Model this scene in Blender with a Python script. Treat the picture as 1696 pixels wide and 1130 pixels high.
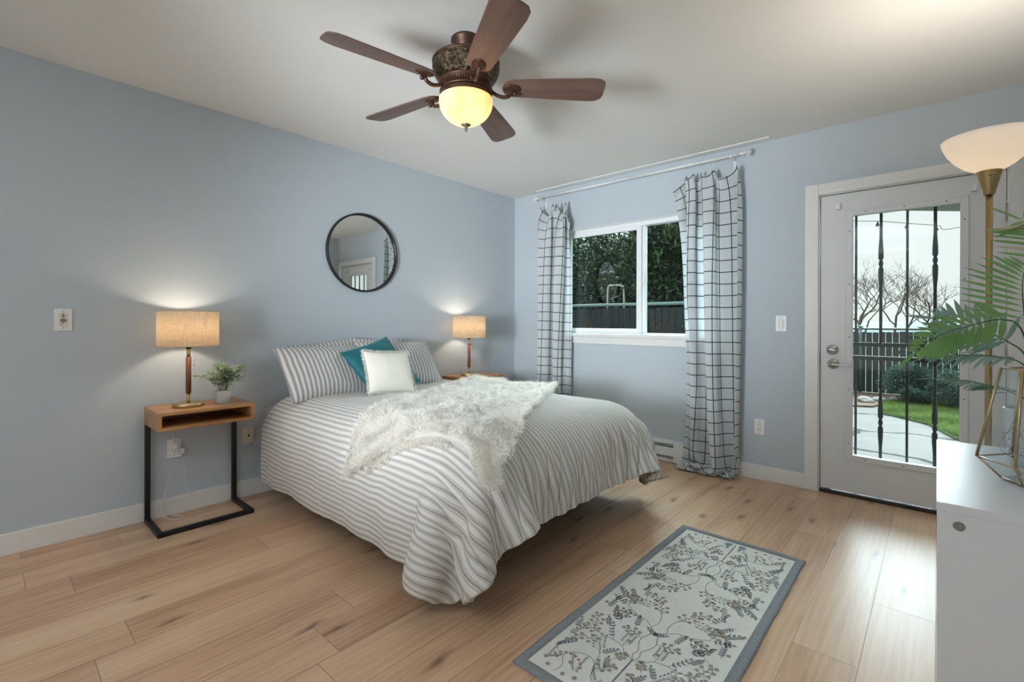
import bpy, bmesh, math, random
import numpy as np
from mathutils import Vector, Matrix, Euler, noise
from mathutils.bvhtree import BVHTree
PI = math.pi
R = math.radians
S = bpy.context.scene
for o in list(bpy.data.objects):
    bpy.data.objects.remove(o)

# ------------------------------------------------------------------ camera, sky, lights, exposure
cam = bpy.data.objects.new('camera', bpy.data.cameras.new('camera'))
S.collection.objects.link(cam)
cam.data.sensor_width = 36
cam.data.lens = 786.14 / 1696 * 36
cam.data.shift_y = -30.46 / 1696
cam.data.clip_start = 0.02
cam.matrix_world = (Matrix.Translation((3.3364, -3.7642, 1.1288)) @ Matrix.Rotation(0.730395, 4, 'Z')
                    @ Matrix.Rotation(PI / 2, 4, 'X') @ Matrix.Rotation(0.00344, 4, 'Z'))
S.camera = cam

w = bpy.data.worlds.new('overcast_sky')
S.world = w
w.use_nodes = True
wn = w.node_tree
wn.nodes.clear()
wo = wn.nodes.new('ShaderNodeOutputWorld')
wb = wn.nodes.new('ShaderNodeBackground')
wr = wn.nodes.new('ShaderNodeValToRGB')
wt = wn.nodes.new('ShaderNodeTexCoord')
wx = wn.nodes.new('ShaderNodeSeparateXYZ')
wz = wn.nodes.new('ShaderNodeTexNoise')
wz.inputs['Scale'].default_value = 3.0
wz.inputs['Detail'].default_value = 5.0
wa = wn.nodes.new('ShaderNodeMath')
wa.operation = 'MULTIPLY_ADD'
wa.inputs[1].default_value = 0.12
wr.color_ramp.elements[0].position = 0.0
wr.color_ramp.elements[0].color = (0.86, 0.90, 0.88, 1)
wr.color_ramp.elements[1].position = 0.6
wr.color_ramp.elements[1].color = (0.80, 0.88, 0.92, 1)
wn.links.new(wt.outputs['Generated'], wx.inputs[0])
wn.links.new(wt.outputs['Generated'], wz.inputs['Vector'])
wn.links.new(wz.outputs['Fac'], wa.inputs[0])
wn.links.new(wx.outputs['Z'], wa.inputs[2])
wn.links.new(wa.outputs[0], wr.inputs['Fac'])
wn.links.new(wr.outputs['Color'], wb.inputs['Color'])
wb.inputs['Strength'].default_value = 0.86
wn.links.new(wb.outputs[0], wo.inputs[0])

def light(name, kind, loc, energy, col, rot=(0, 0, 0), **kw):
    d = bpy.data.lights.new(name, kind)
    d.energy = energy
    d.color = col
    for k, v in kw.items():
        setattr(d, k, v)
    o = bpy.data.objects.new(name, d)
    S.collection.objects.link(o)
    o.location = loc
    o.rotation_euler = rot
    return o

# overcast daylight: a very soft sun from the garden side
light('soft_sun', 'SUN', (2, 6, 8), 15.0, (0.78, 0.91, 1.0), (R(-52), 0, R(12)), angle=R(70))
# two added fill spots behind the camera: far half of room, and ceiling bounce
def fill_spot(name, loc, aim, e, size, cone, col=(.85, .935, 1.0)):
    d = Vector(aim) - Vector(loc)
    light(name, 'SPOT', loc, e, col, d.to_track_quat('-Z', 'Y').to_euler(), spot_size=R(cone), spot_blend=1.0, shadow_soft_size=size)
fill_spot('far_room_fill', (1.95, -4.75, 1.12), (.85, -.4, 1.85), 430, .36, 62)
fill_spot('ceiling_bounce_fill', (2.6, -4.4, 1.2), (2.5, -4.9, 2.44), 330, .2, 100)
# end of the added fill
BULB_TABLE, BULB_FAN, BULB_FLOOR = 13.5, 11.0, 30.0
WARM, WARM2 = (1.0, 0.83, 0.66), (1.0, 0.90, 0.77)

S.view_settings.view_transform = 'Standard'
S.view_settings.look = 'None'
S.view_settings.gamma = 1
S.view_settings.use_curve_mapping = False
S.view_settings.exposure = 0.46
S.cycles.use_denoising = True
S.cycles.max_bounces = 10
S.cycles.transparent_max_bounces = 24
S.cycles.sample_clamp_indirect = 6
S.cycles.caustics_reflective = False
S.cycles.caustics_refractive = False

# ------------------------------------------------------------------ materials
def L(r, g, b):
    f = lambda c: (c / 255) / 12.92 if c / 255 <= 0.04045 else ((c / 255 + 0.055) / 1.055) ** 2.4
    return (f(r), f(g), f(b), 1)

class NT:
    def __init__(s, name):
        s.m = bpy.data.materials.new(name)
        s.m.use_nodes = True
        s.t = s.m.node_tree
        s.t.nodes.clear()
        s.out = s.n('OutputMaterial')
    def n(s, typ, **kw):
        x = s.t.nodes.new('ShaderNode' + typ)
        for k, v in kw.items():
            if k in x.inputs.keys():
                x.inputs[k].default_value = v
            else:
                setattr(x, k, v)
        return x
    def l(s, a, b):
        s.t.links.new(a, b)
    def math(s, op, a, b=None, c=None, clamp=False):
        x = s.t.nodes.new('ShaderNodeMath')
        x.operation = op
        x.use_clamp = clamp
        for i, v in enumerate((a, b, c)):
            if v is None:
                continue
            if isinstance(v, (int, float)):
                x.inputs[i].default_value = v
            else:
                s.l(v, x.inputs[i])
        return x.outputs[0]
    def mix(s, f, a, b, mode='MIX'):
        x = s.t.nodes.new('ShaderNodeMix')
        x.data_type = 'RGBA'
        x.blend_type = mode
        for i, v in ((0, f), (6, a), (7, b)):
            if isinstance(v, (int, float, tuple)):
                x.inputs[i].default_value = v
            else:
                s.l(v, x.inputs[i])
        return x.outputs[2]
    def noise(s, scale, detail=4, vec=None, mapscale=None, coord='Object', rough=0.5):
        if vec is None:
            vec = s.n('TexCoord').outputs[coord]
        if mapscale:
            mp = s.n('Mapping')
            mp.inputs['Scale'].default_value = mapscale
            s.l(vec, mp.inputs[0])
            vec = mp.outputs[0]
        x = s.n('TexNoise', Scale=scale, Detail=detail, Roughness=rough)
        s.l(vec, x.inputs['Vector'])
        return x.outputs['Fac']
    def ramp(s, f, *stops):
        x = s.n('ValToRGB')
        e = x.color_ramp.elements
        while len(e) < len(stops):
            e.new(0.5)
        for i, (p, c) in enumerate(stops):
            e[i].position = p
            e[i].color = c
        s.l(f, x.inputs[0])
        return x.outputs['Color']
    def bsdf(s, col, rough=0.5, metal=0.0, spec=0.5, **kw):
        b = s.n('BsdfPrincipled')
        for k, v in (('Base Color', col), ('Roughness', rough), ('Metallic', metal), ('Specular IOR Level', spec)) + tuple(kw.items()):
            if isinstance(v, (int, float, tuple)):
                b.inputs[k].default_value = v
            else:
                s.l(v, b.inputs[k])
        return b
    def bump(s, b, h, strength=0.3, dist=0.01):
        x = s.n('Bump', Strength=strength, Distance=dist)
        s.l(h, x.inputs['Height'])
        s.l(x.outputs[0], b.inputs['Normal'])
    def done(s, sh):
        s.l(sh.outputs[0] if hasattr(sh, 'outputs') else sh, s.out.inputs[0])
        return s.m

def mat(name, rgb, rough=0.5, metal=0.0, spec=0.5, var=0.06, vscale=8, bump=0.0, bscale=60, bdist=0.002, **kw):
    t = NT(name)
    c = L(*rgb)
    d = tuple(max(0, x * (1 - var * 2)) for x in c[:3]) + (1,)
    u = tuple(min(1, x * (1 + var)) for x in c[:3]) + (1,)
    col = t.mix(t.noise(vscale), d, u)
    b = t.bsdf(col, rough, metal, spec, **kw)
    if bump:
        t.bump(b, t.noise(bscale, 6), bump, bdist)
    return t.done(b)

def glass_mat(name, tint=(1, 1, 1, 1), refl=0.08):
    t = NT(name)
    a = t.n('BsdfTransparent', Color=tint)
    g = t.n('BsdfGlossy', Roughness=0.01)
    fr = t.n('LayerWeight', Blend=0.5)
    m = t.n('MixShader')
    t.l(t.math('MULTIPLY_ADD', t.math('POWER', fr.outputs['Facing'], 4.0), .7, refl, clamp=True), m.inputs[0])
    t.l(a.outputs[0], m.inputs[1])
    t.l(g.outputs[0], m.inputs[2])
    return t.done(m)

def wood_mat(name, dark, mid, light_, axis=1, rough=0.4, scale=1.0, coord='Object'):
    t = NT(name)
    ms = [28 * scale] * 3
    ms[axis] = 2.2 * scale
    n1 = t.noise(1.0, 6, mapscale=ms, coord=coord, rough=0.6)
    ms2 = [9 * scale] * 3
    ms2[axis] = 1.0 * scale
    n2 = t.noise(1.0, 3, mapscale=ms2, coord=coord)
    f = t.math('ADD', t.math('MULTIPLY', n1, 0.6), t.math('MULTIPLY', n2, 0.4))
    col = t.ramp(f, (0.34, L(*dark)), (0.5, L(*mid)), (0.66, L(*light_)))
    b = t.bsdf(col, rough)
    t.bump(b, n1, 0.15, 0.001)
    return t.done(b)

def translucent_mat(name, col, trans=0.5, rough=0.8):
    """col: socket factory taking the NT"""
    t = NT(name)
    c = col(t)
    a = t.n('BsdfDiffuse', Roughness=rough)
    b = t.n('BsdfTranslucent')
    m = t.n('MixShader')
    m.inputs[0].default_value = trans
    for sh in (a, b):
        if isinstance(c, tuple):
            sh.inputs['Color'].default_value = c
        else:
            t.l(c, sh.inputs['Color'])
    t.l(a.outputs[0], m.inputs[1])
    t.l(b.outputs[0], m.inputs[2])
    return t.done(m)

# ------------------------------------------------------------------ mesh helpers
def nb():
    return bmesh.new()

def bx(bm, x0, x1, y0, y1, z0, z1, bev=0.0, seg=2, M=None, mi=0):
    t = bmesh.new()
    bmesh.ops.create_cube(t, size=1)
    for v in t.verts:
        v.co = Vector((x0 + (v.co.x + .5) * (x1 - x0), y0 + (v.co.y + .5) * (y1 - y0), z0 + (v.co.z + .5) * (z1 - z0)))
    if bev:
        bmesh.ops.bevel(t, geom=list(t.edges), offset=bev, segments=seg, profile=0.5, affect='EDGES')
    add(bm, t, M, mi)

def add(bm, t, M=None, mi=0):
    if M is not None:
        t.transform(M)
    vm = [bm.verts.new(v.co) for v in t.verts]
    t.verts.index_update()
    for f in t.faces:
        try:
            g = bm.faces.new([vm[v.index] for v in f.verts])
            g.material_index = mi
            g.smooth = f.smooth
        except ValueError:
            pass
    t.free()

def tube(bm, pts, r, n=8, cap=True, mi=0, closed=False):
    pts = [Vector(p) for p in pts]
    m = len(pts)
    rs = r if isinstance(r, (list, tuple)) else [r] * m
    rings = []
    up = None
    for i, p in enumerate(pts):
        if closed:
            d = (pts[(i + 1) % m] - pts[i - 1])
        else:
            d = pts[min(i + 1, m - 1)] - pts[max(i - 1, 0)]
        d.normalize()
        if up is None:
            up = d.orthogonal().normalized()
        else:
            up = (up - d * up.dot(d))
            up = up.normalized() if up.length > 1e-6 else d.orthogonal().normalized()
        s = d.cross(up)
        rings.append([bm.verts.new(p + (up * math.cos(a) + s * math.sin(a)) * rs[i]) for a in (2 * PI * k / n for k in range(n))])
    for i in range(m if closed else m - 1):
        A, B = rings[i], rings[(i + 1) % m]
        for k in range(n):
            f = bm.faces.new((A[k], A[(k + 1) % n], B[(k + 1) % n], B[k]))
            f.smooth = True
            f.material_index = mi
    if cap and not closed and n > 2:
        for q in (rings[0][::-1], rings[-1]):
            f = bm.faces.new(q)
            f.material_index = mi

def lathe(bm, prof, n=32, M=None, mi=0, smooth=True):
    t = bmesh.new()
    rings = []
    for r, z in prof:
        if r < 1e-6:
            rings.append([t.verts.new((0, 0, z))])
        else:
            rings.append([t.verts.new((r * math.cos(2 * PI * k / n), r * math.sin(2 * PI * k / n), z)) for k in range(n)])
    for A, B in zip(rings, rings[1:]):
        for k in range(n):
            a, b, c, d = A[k % len(A)], A[(k + 1) % len(A)], B[(k + 1) % len(B)], B[k % len(B)]
            vs = []
            for v in (a, b, c, d):
                if v not in vs:
                    vs.append(v)
            if len(vs) > 2:
                f = t.faces.new(vs)
                f.smooth = smooth
    add(bm, t, M, mi)

def prism(bm, poly, h, M=None, mi=0):
    """extrude a 2D polygon (x,y) from z=0 to h"""
    t = bmesh.new()
    a = [t.verts.new((x, y, 0)) for x, y in poly]
    b = [t.verts.new((x, y, h)) for x, y in poly]
    n = len(poly)
    t.faces.new(a[::-1])
    t.faces.new(b)
    for i in range(n):
        t.faces.new((a[i], a[(i + 1) % n], b[(i + 1) % n], b[i]))
    add(bm, t, M, mi)

def ball(bm, c, r, seg=12, M=None, mi=0, sc=(1, 1, 1)):
    t = bmesh.new()
    bmesh.ops.create_uvsphere(t, u_segments=seg, v_segments=max(6, seg // 2), radius=r)
    for f in t.faces:
        f.smooth = True
    t.transform(Matrix.Translation(c) @ Matrix.Diagonal((*sc, 1)))
    add(bm, t, M, mi)

def link(o, parent=None):
    S.collection.objects.link(o)
    if parent is not None:
        o.parent = parent
    return o

def obj(name, bm, m, parent=None, world=None, smooth=None, fix=True, loc=None, label=None):
    """bm in local coordinates of its parent (or, with world=Vector, in world coordinates shifted by it)"""
    if fix:
        bmesh.ops.recalc_face_normals(bm, faces=list(bm.faces))
    if world is not None:
        bm.transform(Matrix.Translation(-Vector(world)))
    if smooth is not None:
        for f in bm.faces:
            f.smooth = smooth
    me = bpy.data.meshes.new(name)
    bm.to_mesh(me)
    bm.free()
    for x in (m if isinstance(m, (list, tuple)) else [m]):
        me.materials.append(x)
    o = bpy.data.objects.new(name, me)
    if loc is not None:
        o.location = loc
    if label:
        o['label'] = label
    return link(o, parent)

def npmesh(name, V, F, m, parent=None, uv=None, smooth=True, fmat=None):
    """V (n,3), F list of arrays of polys (k,3) or (k,4)"""
    me = bpy.data.meshes.new(name)
    F = F if isinstance(F, list) else [F]
    loops = np.concatenate([f.ravel() for f in F]).astype(np.int32)
    sizes = np.concatenate([np.full(len(f), f.shape[1]) for f in F]).astype(np.int32)
    starts = np.concatenate([[0], np.cumsum(sizes)[:-1]]).astype(np.int32)
    me.vertices.add(len(V))
    me.vertices.foreach_set('co', np.asarray(V, np.float32).ravel())
    me.loops.add(len(loops))
    me.loops.foreach_set('vertex_index', loops)
    me.polygons.add(len(sizes))
    me.polygons.foreach_set('loop_start', starts)
    if fmat is not None:
        me.polygons.foreach_set('material_index', np.asarray(fmat, np.int32))
    me.update(calc_edges=True)
    me.polygons.foreach_set('use_smooth', np.full(len(sizes), smooth))
    if uv is not None:
        l = me.uv_layers.new(name='UVMap')
        l.data.foreach_set('uv', np.asarray(uv, np.float32)[loops].ravel())
    me.validate()
    for x in (m if isinstance(m, (list, tuple)) else [m]):
        me.materials.append(x)
    return link(bpy.data.objects.new(name, me), parent)

def grid_faces(n, m):
    i, j = np.meshgrid(np.arange(n - 1), np.arange(m - 1), indexing='ij')
    a = (i * m + j).ravel()
    return np.stack([a, a + m, a + m + 1, a + 1], 1)

def mod(o, typ, **kw):
    x = o.modifiers.new(typ.lower(), typ)
    for k, v in kw.items():
        setattr(x, k, v)
    return o

def tag(o, label, cat, group=None, kind=None):
    o['label'] = label
    o['category'] = cat
    if group:
        o['group'] = group
    if kind:
        o['kind'] = kind
    return o

def thing(name, label, cat, loc=(0, 0, 0), rz=0, group=None):
    o = bpy.data.objects.new(name, None)
    o.empty_display_size = 0.1
    o.location = loc
    o.rotation_euler = (0, 0, rz)
    link(o)
    return tag(o, label, cat, group)

def struct(o):
    o['kind'] = 'structure'
    return o

def dup(root, loc, rz, label, skip=()):
    r = root.copy()
    link(r)
    r.location = loc
    r.rotation_euler = (0, 0, rz)
    r['label'] = label
    for ch in list(root.children):
        if ch.name.split('.')[0] in skip:
            continue
        c = ch.copy()
        link(c, r)
        for g in list(ch.children):
            d = g.copy()
            link(d, c)
    return r

def spline(pts, n=8):
    """Catmull-Rom through points"""
    P = [Vector(p) for p in pts]
    P = [P[0] * 2 - P[1]] + P + [P[-1] * 2 - P[-2]]
    out = []
    for i in range(1, len(P) - 2):
        for k in range(n):
            t = k / n
            a, b, c, d = P[i - 1:i + 3]
            out.append(0.5 * ((2 * b) + (c - a) * t + (2 * a - 5 * b + 4 * c - d) * t * t + (3 * b - a - 3 * c + d) * t ** 3))
    out.append(P[-2])
    return out

def Mrot(loc, *angs):
    M = Matrix.Translation(loc)
    for a, ax in angs:
        M = M @ Matrix.Rotation(a, 4, ax)
    return M

# ------------------------------------------------------------------ shared materials
M_WALL = mat('wall_paint', (190, 199, 206), 0.75, spec=0.25, var=0.015, vscale=1.5, bump=0.08, bscale=220, bdist=0.001)
M_CEIL = mat('ceiling_paint', (226, 224, 220), 0.85, spec=0.2, var=0.012, vscale=2, bump=0.06, bscale=180, bdist=0.001)
M_TRIM = mat('white_trim_paint', (228, 227, 224), 0.4, var=0.012, vscale=3)
M_DOORP = mat('white_door_paint', (222, 222, 223), 0.42, var=0.015, vscale=2)
M_VINYL = mat('white_vinyl', (236, 238, 240), 0.35, var=0.01)
M_PLAST = mat('white_plastic', (235, 235, 233), 0.35, var=0.01)
M_CREAM = mat('cream_plastic', (222, 212, 192), 0.4, var=0.02)
M_DARK = mat('black_slot', (22, 22, 22), 0.7)
M_BLACK = mat('black_powder_coat', (20, 20, 21), 0.45, var=0.1)
M_CHROME = mat('brushed_nickel', (190, 190, 188), 0.28, 1.0, var=0.04, vscale=40)
M_BRASS = mat('antique_brass', (198, 176, 132), 0.32, 1.0, var=0.06, vscale=20)
M_GOLD = mat('satin_gold_metal', (172, 148, 104), 0.5, 1.0, var=0.05, vscale=10)
M_GREYPL = mat('grey_plastic', (128, 128, 122), 0.5)
M_GLASS = glass_mat('window_glass', (0.90, 0.97, 0.94, 1), 0.025)
M_DGLASS = glass_mat('door_glass', (0.92, 0.95, 0.935, 1), 0.02)

def floor_mat():
    t = NT('oak_plank_floor')
    tc = t.n('TexCoord')
    sp = t.n('SeparateXYZ')
    t.l(tc.outputs['Object'], sp.inputs[0])
    px = t.math('DIVIDE', t.math('SUBTRACT', sp.outputs['X'], 2.576), 0.19)
    row = t.math('FLOOR', px)
    fx = t.math('FRACT', px)
    wn_ = t.n('TexWhiteNoise', noise_dimensions='1D')
    t.l(row, wn_.inputs['W'])
    yy = t.math('ADD', t.math('DIVIDE', sp.outputs['Y'], 1.45), t.math('MULTIPLY', wn_.outputs['Value'], 3.7))
    col_ = t.math('FLOOR', yy)
    fy = t.math('FRACT', yy)
    cb = t.n('CombineXYZ')
    t.l(row, cb.inputs[0])
    t.l(col_, cb.inputs[1])
    w2 = t.n('TexWhiteNoise', noise_dimensions='2D')
    t.l(cb.outputs[0], w2.inputs['Vector'])
    rnd = w2.outputs['Value']
    # seams
    ex = t.math('MULTIPLY', t.math('MINIMUM', fx, t.math('SUBTRACT', 1.0, fx)), 0.19)
    ey = t.math('MULTIPLY', t.math('MINIMUM', fy, t.math('SUBTRACT', 1.0, fy)), 1.45)
    e = t.math('MINIMUM', ex, ey)
    seam = t.math('SUBTRACT', 1.0, t.math('DIVIDE', e, 0.0022, clamp=True), clamp=True)
    # grain, shifted per plank
    off = t.n('CombineXYZ')
    t.l(t.math('MULTIPLY', rnd, 37.0), off.inputs[0])
    t.l(t.math('MULTIPLY', rnd, 91.0), off.inputs[1])
    va = t.n('VectorMath', operation='ADD')
    t.l(tc.outputs['Object'], va.inputs[0])
    t.l(off.outputs[0], va.inputs[1])
    v = va.outputs[0]
    broad = t.noise(1.0, 3, vec=v, mapscale=(7, 0.9, 1), rough=0.5)
    fine = t.noise(1.0, 8, vec=v, mapscale=(60, 2.6, 1), rough=0.65)
    # cathedral figure: distorted bands
    mp = t.n('Mapping')
    mp.inputs['Scale'].default_value = (5.0, 0.55, 1)
    t.l(v, mp.inputs[0])
    wv = t.n('TexWave', Scale=2.2, Distortion=7.0, Detail=3.0)
    wv.inputs['Detail Scale'].default_value = 1.3
    t.l(mp.outputs[0], wv.inputs['Vector'])
    f = t.math('ADD', t.math('MULTIPLY', broad, 0.55), t.math('ADD', t.math('MULTIPLY', fine, 0.34), t.math('MULTIPLY', wv.outputs['Fac'], 0.05)))
    f = t.math('ADD', f, t.math('MULTIPLY', t.math('SUBTRACT', rnd, 0.5), 0.13))
    base = t.ramp(f, (0.28, L(172, 133, 104)), (0.42, L(205, 166, 134)), (0.54, L(219, 184, 151)), (0.72, L(230, 200, 170)))
    # knots
    mk = t.n('Mapping')
    mk.inputs['Scale'].default_value = (5.2, 1.7, 1)
    t.l(v, mk.inputs[0])
    nz = t.n('TexNoise', Scale=4.0, Detail=3.0)
    t.l(v, nz.inputs['Vector'])
    dv = t.n('VectorMath', operation='MULTIPLY_ADD')
    dv.inputs[1].default_value = (0.35, 0.35, 0)
    t.l(nz.outputs['Color'], dv.inputs[0])
    t.l(mk.outputs[0], dv.inputs[2])
    vo = t.n('TexVoronoi', Scale=1.0, voronoi_dimensions='2D')
    t.l(dv.outputs[0], vo.inputs['Vector'])
    sx = t.n('SeparateXYZ')
    t.l(vo.outputs['Color'], sx.inputs[0])
    gate = t.math('GREATER_THAN', sx.outputs['X'], 0.52)
    k = t.math('SUBTRACT', 1.0, t.math('DIVIDE', vo.outputs['Distance'], 0.17, clamp=True), clamp=True)
    k = t.math('MULTIPLY', t.math('MULTIPLY', k, k), gate)
    k = t.math('MULTIPLY', k, t.math('MULTIPLY_ADD', fine, 1.2, 0.3), clamp=True)
    base = t.mix(k, base, L(92, 68, 50))
    base = t.mix(t.math('MULTIPLY', seam, 0.7), base, L(84, 64, 48))
    ro = t.math('MULTIPLY_ADD', fine, 0.18, 0.27)
    b = t.bsdf(base, ro, spec=0.45)
    h = t.math('SUBTRACT', t.math('MULTIPLY', fine, 0.12), seam)
    t.bump(b, h, 0.25, 0.0015)
    return t.done(b)
M_FLOOR = floor_mat()

# ------------------------------------------------------------------ setting
XR, YF, H = 3.735, -5.45, 2.44
WX0, WX1, WZ0, WZ1 = 0.62, 2.08, 1.03, 2.015          # window opening
DX0, DX1, DZ1 = 2.735, 3.635, 2.0                     # door opening
bm = nb(); bx(bm, -0.15, XR + .15, YF - .15, 0.15, -0.12, 0); struct(obj('floor', bm, M_FLOOR))
bm = nb(); bx(bm, -0.15, XR + .15, YF - .15, 0.15, H, H + .15); struct(obj('ceiling', bm, M_CEIL))
bm = nb(); bx(bm, -0.15, 0, YF - .15, 0.15, 0, H); struct(obj('wall_left', bm, M_WALL))
bm = nb(); bx(bm, XR, XR + .15, YF - .15, 0.15, 0, H); struct(obj('wall_right', bm, M_WALL))
bm = nb()
for x0, x1, z0, z1 in ((0, WX0, 0, H), (WX0, WX1, 0, WZ0 - .03), (WX0, WX1, WZ1, H), (WX1, DX0, 0, H), (DX0, DX1, DZ1, H), (DX1, XR, 0, H)):
    bx(bm, x0, x1, 0, 0.15, z0, z1)
struct(obj('wall_back', bm, M_WALL))
bm = nb()
for x0, x1, z0, z1 in ((0, 0.4, 0, H), (0.4, 3.1, 0, .35), (0.4, 3.1, 2.3, H), (3.1, XR, 0, H)):
    bx(bm, x0, x1, YF - .15, YF, z0, z1)
struct(obj('wall_front', bm, M_WALL))

def board(name, x0, x1, y0, y1, h=0.106):
    bm = nb(); bx(bm, x0, x1, y0, y1, 0, h, 0.003); return struct(obj(name, bm, M_TRIM))
board('baseboard_left', 0, .016, YF, 0)
board('baseboard_back', .016, 0.86, -.016, 0)
board('baseboard_back', 2.10, DX0 - .07, -.016, 0)
board('baseboard_right', XR - .016, XR, YF, -.02)

# added rear opening behind the camera, framed like a window for fill daylight
wr_ = struct(thing('added_fill_window', 'added wide opening behind the camera for fill daylight', 'window', (0, 0, 0)))
del wr_['category'], wr_['label']
bm = nb()
for x0, x1, z0, z1 in ((.4, .46, .35, 2.3), (3.04, 3.1, .35, 2.3), (.46, 3.04, .35, .41), (.46, 3.04, 2.24, 2.3), (1.72, 1.78, .41, 2.24)):
    bx(bm, x0, x1, YF - .09, YF - .04, z0, z1)
obj('frame', bm, M_VINYL, wr_)

# window on the garden side
win = struct(thing('window_1', '', ''))
del win['category'], win['label']
bm = nb()
for x0, x1, z0, z1 in ((WX0, WX0 + .035, WZ0, WZ1), (WX1 - .035, WX1, WZ0, WZ1), (WX0, WX1, WZ0, WZ0 + .012), (WX0, WX1, WZ1 - .04, WZ1)):
    bx(bm, x0, x1, .05, .12, z0, z1, .003)
bx(bm, 1.405, 1.452, .075, .11, WZ0 + .012, WZ1 - .04, .003)
obj('frame', bm, M_VINYL, win)
bm = nb()
sx0, sx1, sz0, sz1 = WX0 + .035, 1.425, WZ0 + .012, WZ1 - .04
for x0, x1, z0, z1 in ((sx0, sx0 + .035, sz0, sz1), (sx1 - .045, sx1, sz0, sz1), (sx0 + .03, sx1 - .04, sz0, sz0 + .036), (sx0 + .03, sx1 - .04, sz1 - .03, sz1)):
    bx(bm, x0, x1, .045, .074, z0, z1, .003)
sash = obj('sash', bm, M_VINYL, win)
bm = nb(); bx(bm, sx0 + .03, sx1 - .04, .058, .062, sz0 + .03, sz1 - .025); obj('sash_glass', bm, M_GLASS, sash)
bm = nb(); bx(bm, 1.45, WX1 - .03, .090, .094, WZ0 + .01, WZ1 - .035); obj('fixed_glass', bm, M_GLASS, win)
bm = nb()
bx(bm, 1.432, 1.446, .066, .076, 1.44, 1.56, .004)
bx(bm, 1.428, 1.450, .052, .07, 1.48, 1.53, .006)
obj('latch', bm, M_VINYL, win)
bm = nb()
bx(bm, WX0 - .03, WX1 + .03, -.035, .0, WZ0 - .03, WZ0, .006)
bx(bm, WX0, WX1, -.001, .15, WZ0 - .03, WZ0, .002)
bx(bm, WX0 - .02, WX1 + .02, -.018, 0, WZ0 - .093, WZ0 - .03, .003)
obj('stool_and_apron', bm, M_TRIM, win)
bm = nb()                                              # painted return of the opening
bx(bm, WX0, WX1, .0, .05, WZ1 - .004, WZ1)
bx(bm, WX0, WX0 + .004, .0, .05, WZ0, WZ1)
bx(bm, WX1 - .004, WX1, .0, .05, WZ0, WZ1)
obj('reveal', bm, M_TRIM, win)

# strip on the ceiling above the curtain rod
bm = nb(); bx(bm, .36, 2.46, -.10, -.04, H - .010, H, .004); struct(obj('trim_1', bm, M_TRIM))

# door casing
bm = nb()
bx(bm, DX0 - .073, DX0 + .006, -.018, 0, 0, DZ1 + .066, .003)
bx(bm, DX0 + .006, DX1 - .004, -.018, 0, DZ1 - .006, DZ1 + .066, .003)
bx(bm, DX1 - .004, DX1 + .075, -.018, 0, 0, DZ1 + .066, .003)
bx(bm, DX0, DX0 + .012, 0, .12, 0, DZ1, 0)
bx(bm, DX1 - .012, DX1, 0, .12, 0, DZ1, 0)
bx(bm, DX0 + .012, DX1 - .012, 0, .12, DZ1 - .012, DZ1, 0)
struct(obj('trim_2', bm, M_TRIM))

# glazed exterior door
door = struct(thing('door_1', '', ''))
del door['category'], door['label']
gx0, gx1, gz0, gz1 = 2.925, 3.438, .272, 1.834
dx0, dx1, dz0, dz1 = DX0 + .017, DX1 - .015, .03, DZ1 - .017
bm = nb()
for x0, x1, z0, z1 in ((dx0, gx0, dz0, dz1), (gx1, dx1, dz0, dz1), (gx0, gx1, dz0, gz0), (gx0, gx1, gz1, dz1)):
    bx(bm, x0, x1, .012, .056, z0, z1)
slab = obj('door_slab', bm, M_DOORP, door)
bm = nb()
fw = .034
for x0, x1, z0, z1 in ((gx0 - fw, gx0 + .004, gz0 - fw, gz1 + fw), (gx1 - .004, gx1 + fw, gz0 - fw, gz1 + fw), (gx0, gx1, gz0 - fw, gz0 + .004), (gx0, gx1, gz1 - .004, gz1 + fw)):
    bx(bm, x0, x1, .002, .014, z0, z1, .004)
gf = obj('glazing_frame', bm, M_DOORP, door)
for k in range(3):
    for z in (gz0 - .016, gz1 + .016):
        bm = nb(); ball(bm, (gx0 + .07 + k * .19, .001, z), .0042, 8); obj('screw', bm, M_GREYPL, gf)
for k in range(5):
    for x in (gx0 - .015, gx1 + .015):
        bm = nb(); ball(bm, (x, .001, gz0 + .08 + k * .345), .0042, 8); obj('screw', bm, M_GREYPL, gf)
bm = nb(); bx(bm, gx0 - .01, gx1 + .01, .03, .036, gz0 - .01, gz1 + .01); obj('door_glass', bm, M_DGLASS, door)
bm = nb()
MY = Matrix.Rotation(PI / 2, 4, 'X')
lathe(bm, [(0, -.001), (.034, -.001), (.034, .006), (.030, .011), (.02, .012), (.018, .016), (0, .016)], 28, Matrix.Translation((2.819, .012, .956)) @ MY)
bx(bm, 2.799, 2.839, -.014, -.002, .951, .961, .004, 2, Matrix.Translation((2.819, 0, .956)) @ Matrix.Rotation(R(10), 4, 'Y') @ Matrix.Translation((-2.819, 0, -.956)))
obj('deadbolt', bm, M_CHROME, door)
bm = nb()
lathe(bm, [(0, -.001), (.033, -.001), (.033, .007), (.028, .011), (.011, .012), (.011, .045), (0, .047)], 28, Matrix.Translation((2.823, .012, .862)) @ MY)
bx(bm, 2.812, 2.935, -.040, -.026, .855, .867, .005)
obj('lever_handle', bm, M_CHROME, door)
for z in (1.75, 1.01, .22):
    bm = nb()
    tube(bm, [(dx1 + .003, .006, z - .05), (dx1 + .003, .006, z + .05)], .007, 10)
    bx(bm, dx1 - .004, dx1 + .012, .008, .013, z - .05, z + .05)
    obj('hinge', bm, M_CHROME, door)
for x, z in ((2.847, 1.90), (3.492, 1.905)):
    bm = nb()
    bx(bm, x - .012, x + .012, -.022, .012, z - .02, z + .02, .003)
    bx(bm, x + .012, x + .016, -.02, .012, z - .018, z + .018, .001)
    obj('blind_bracket', bm, M_PLAST, door)
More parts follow.
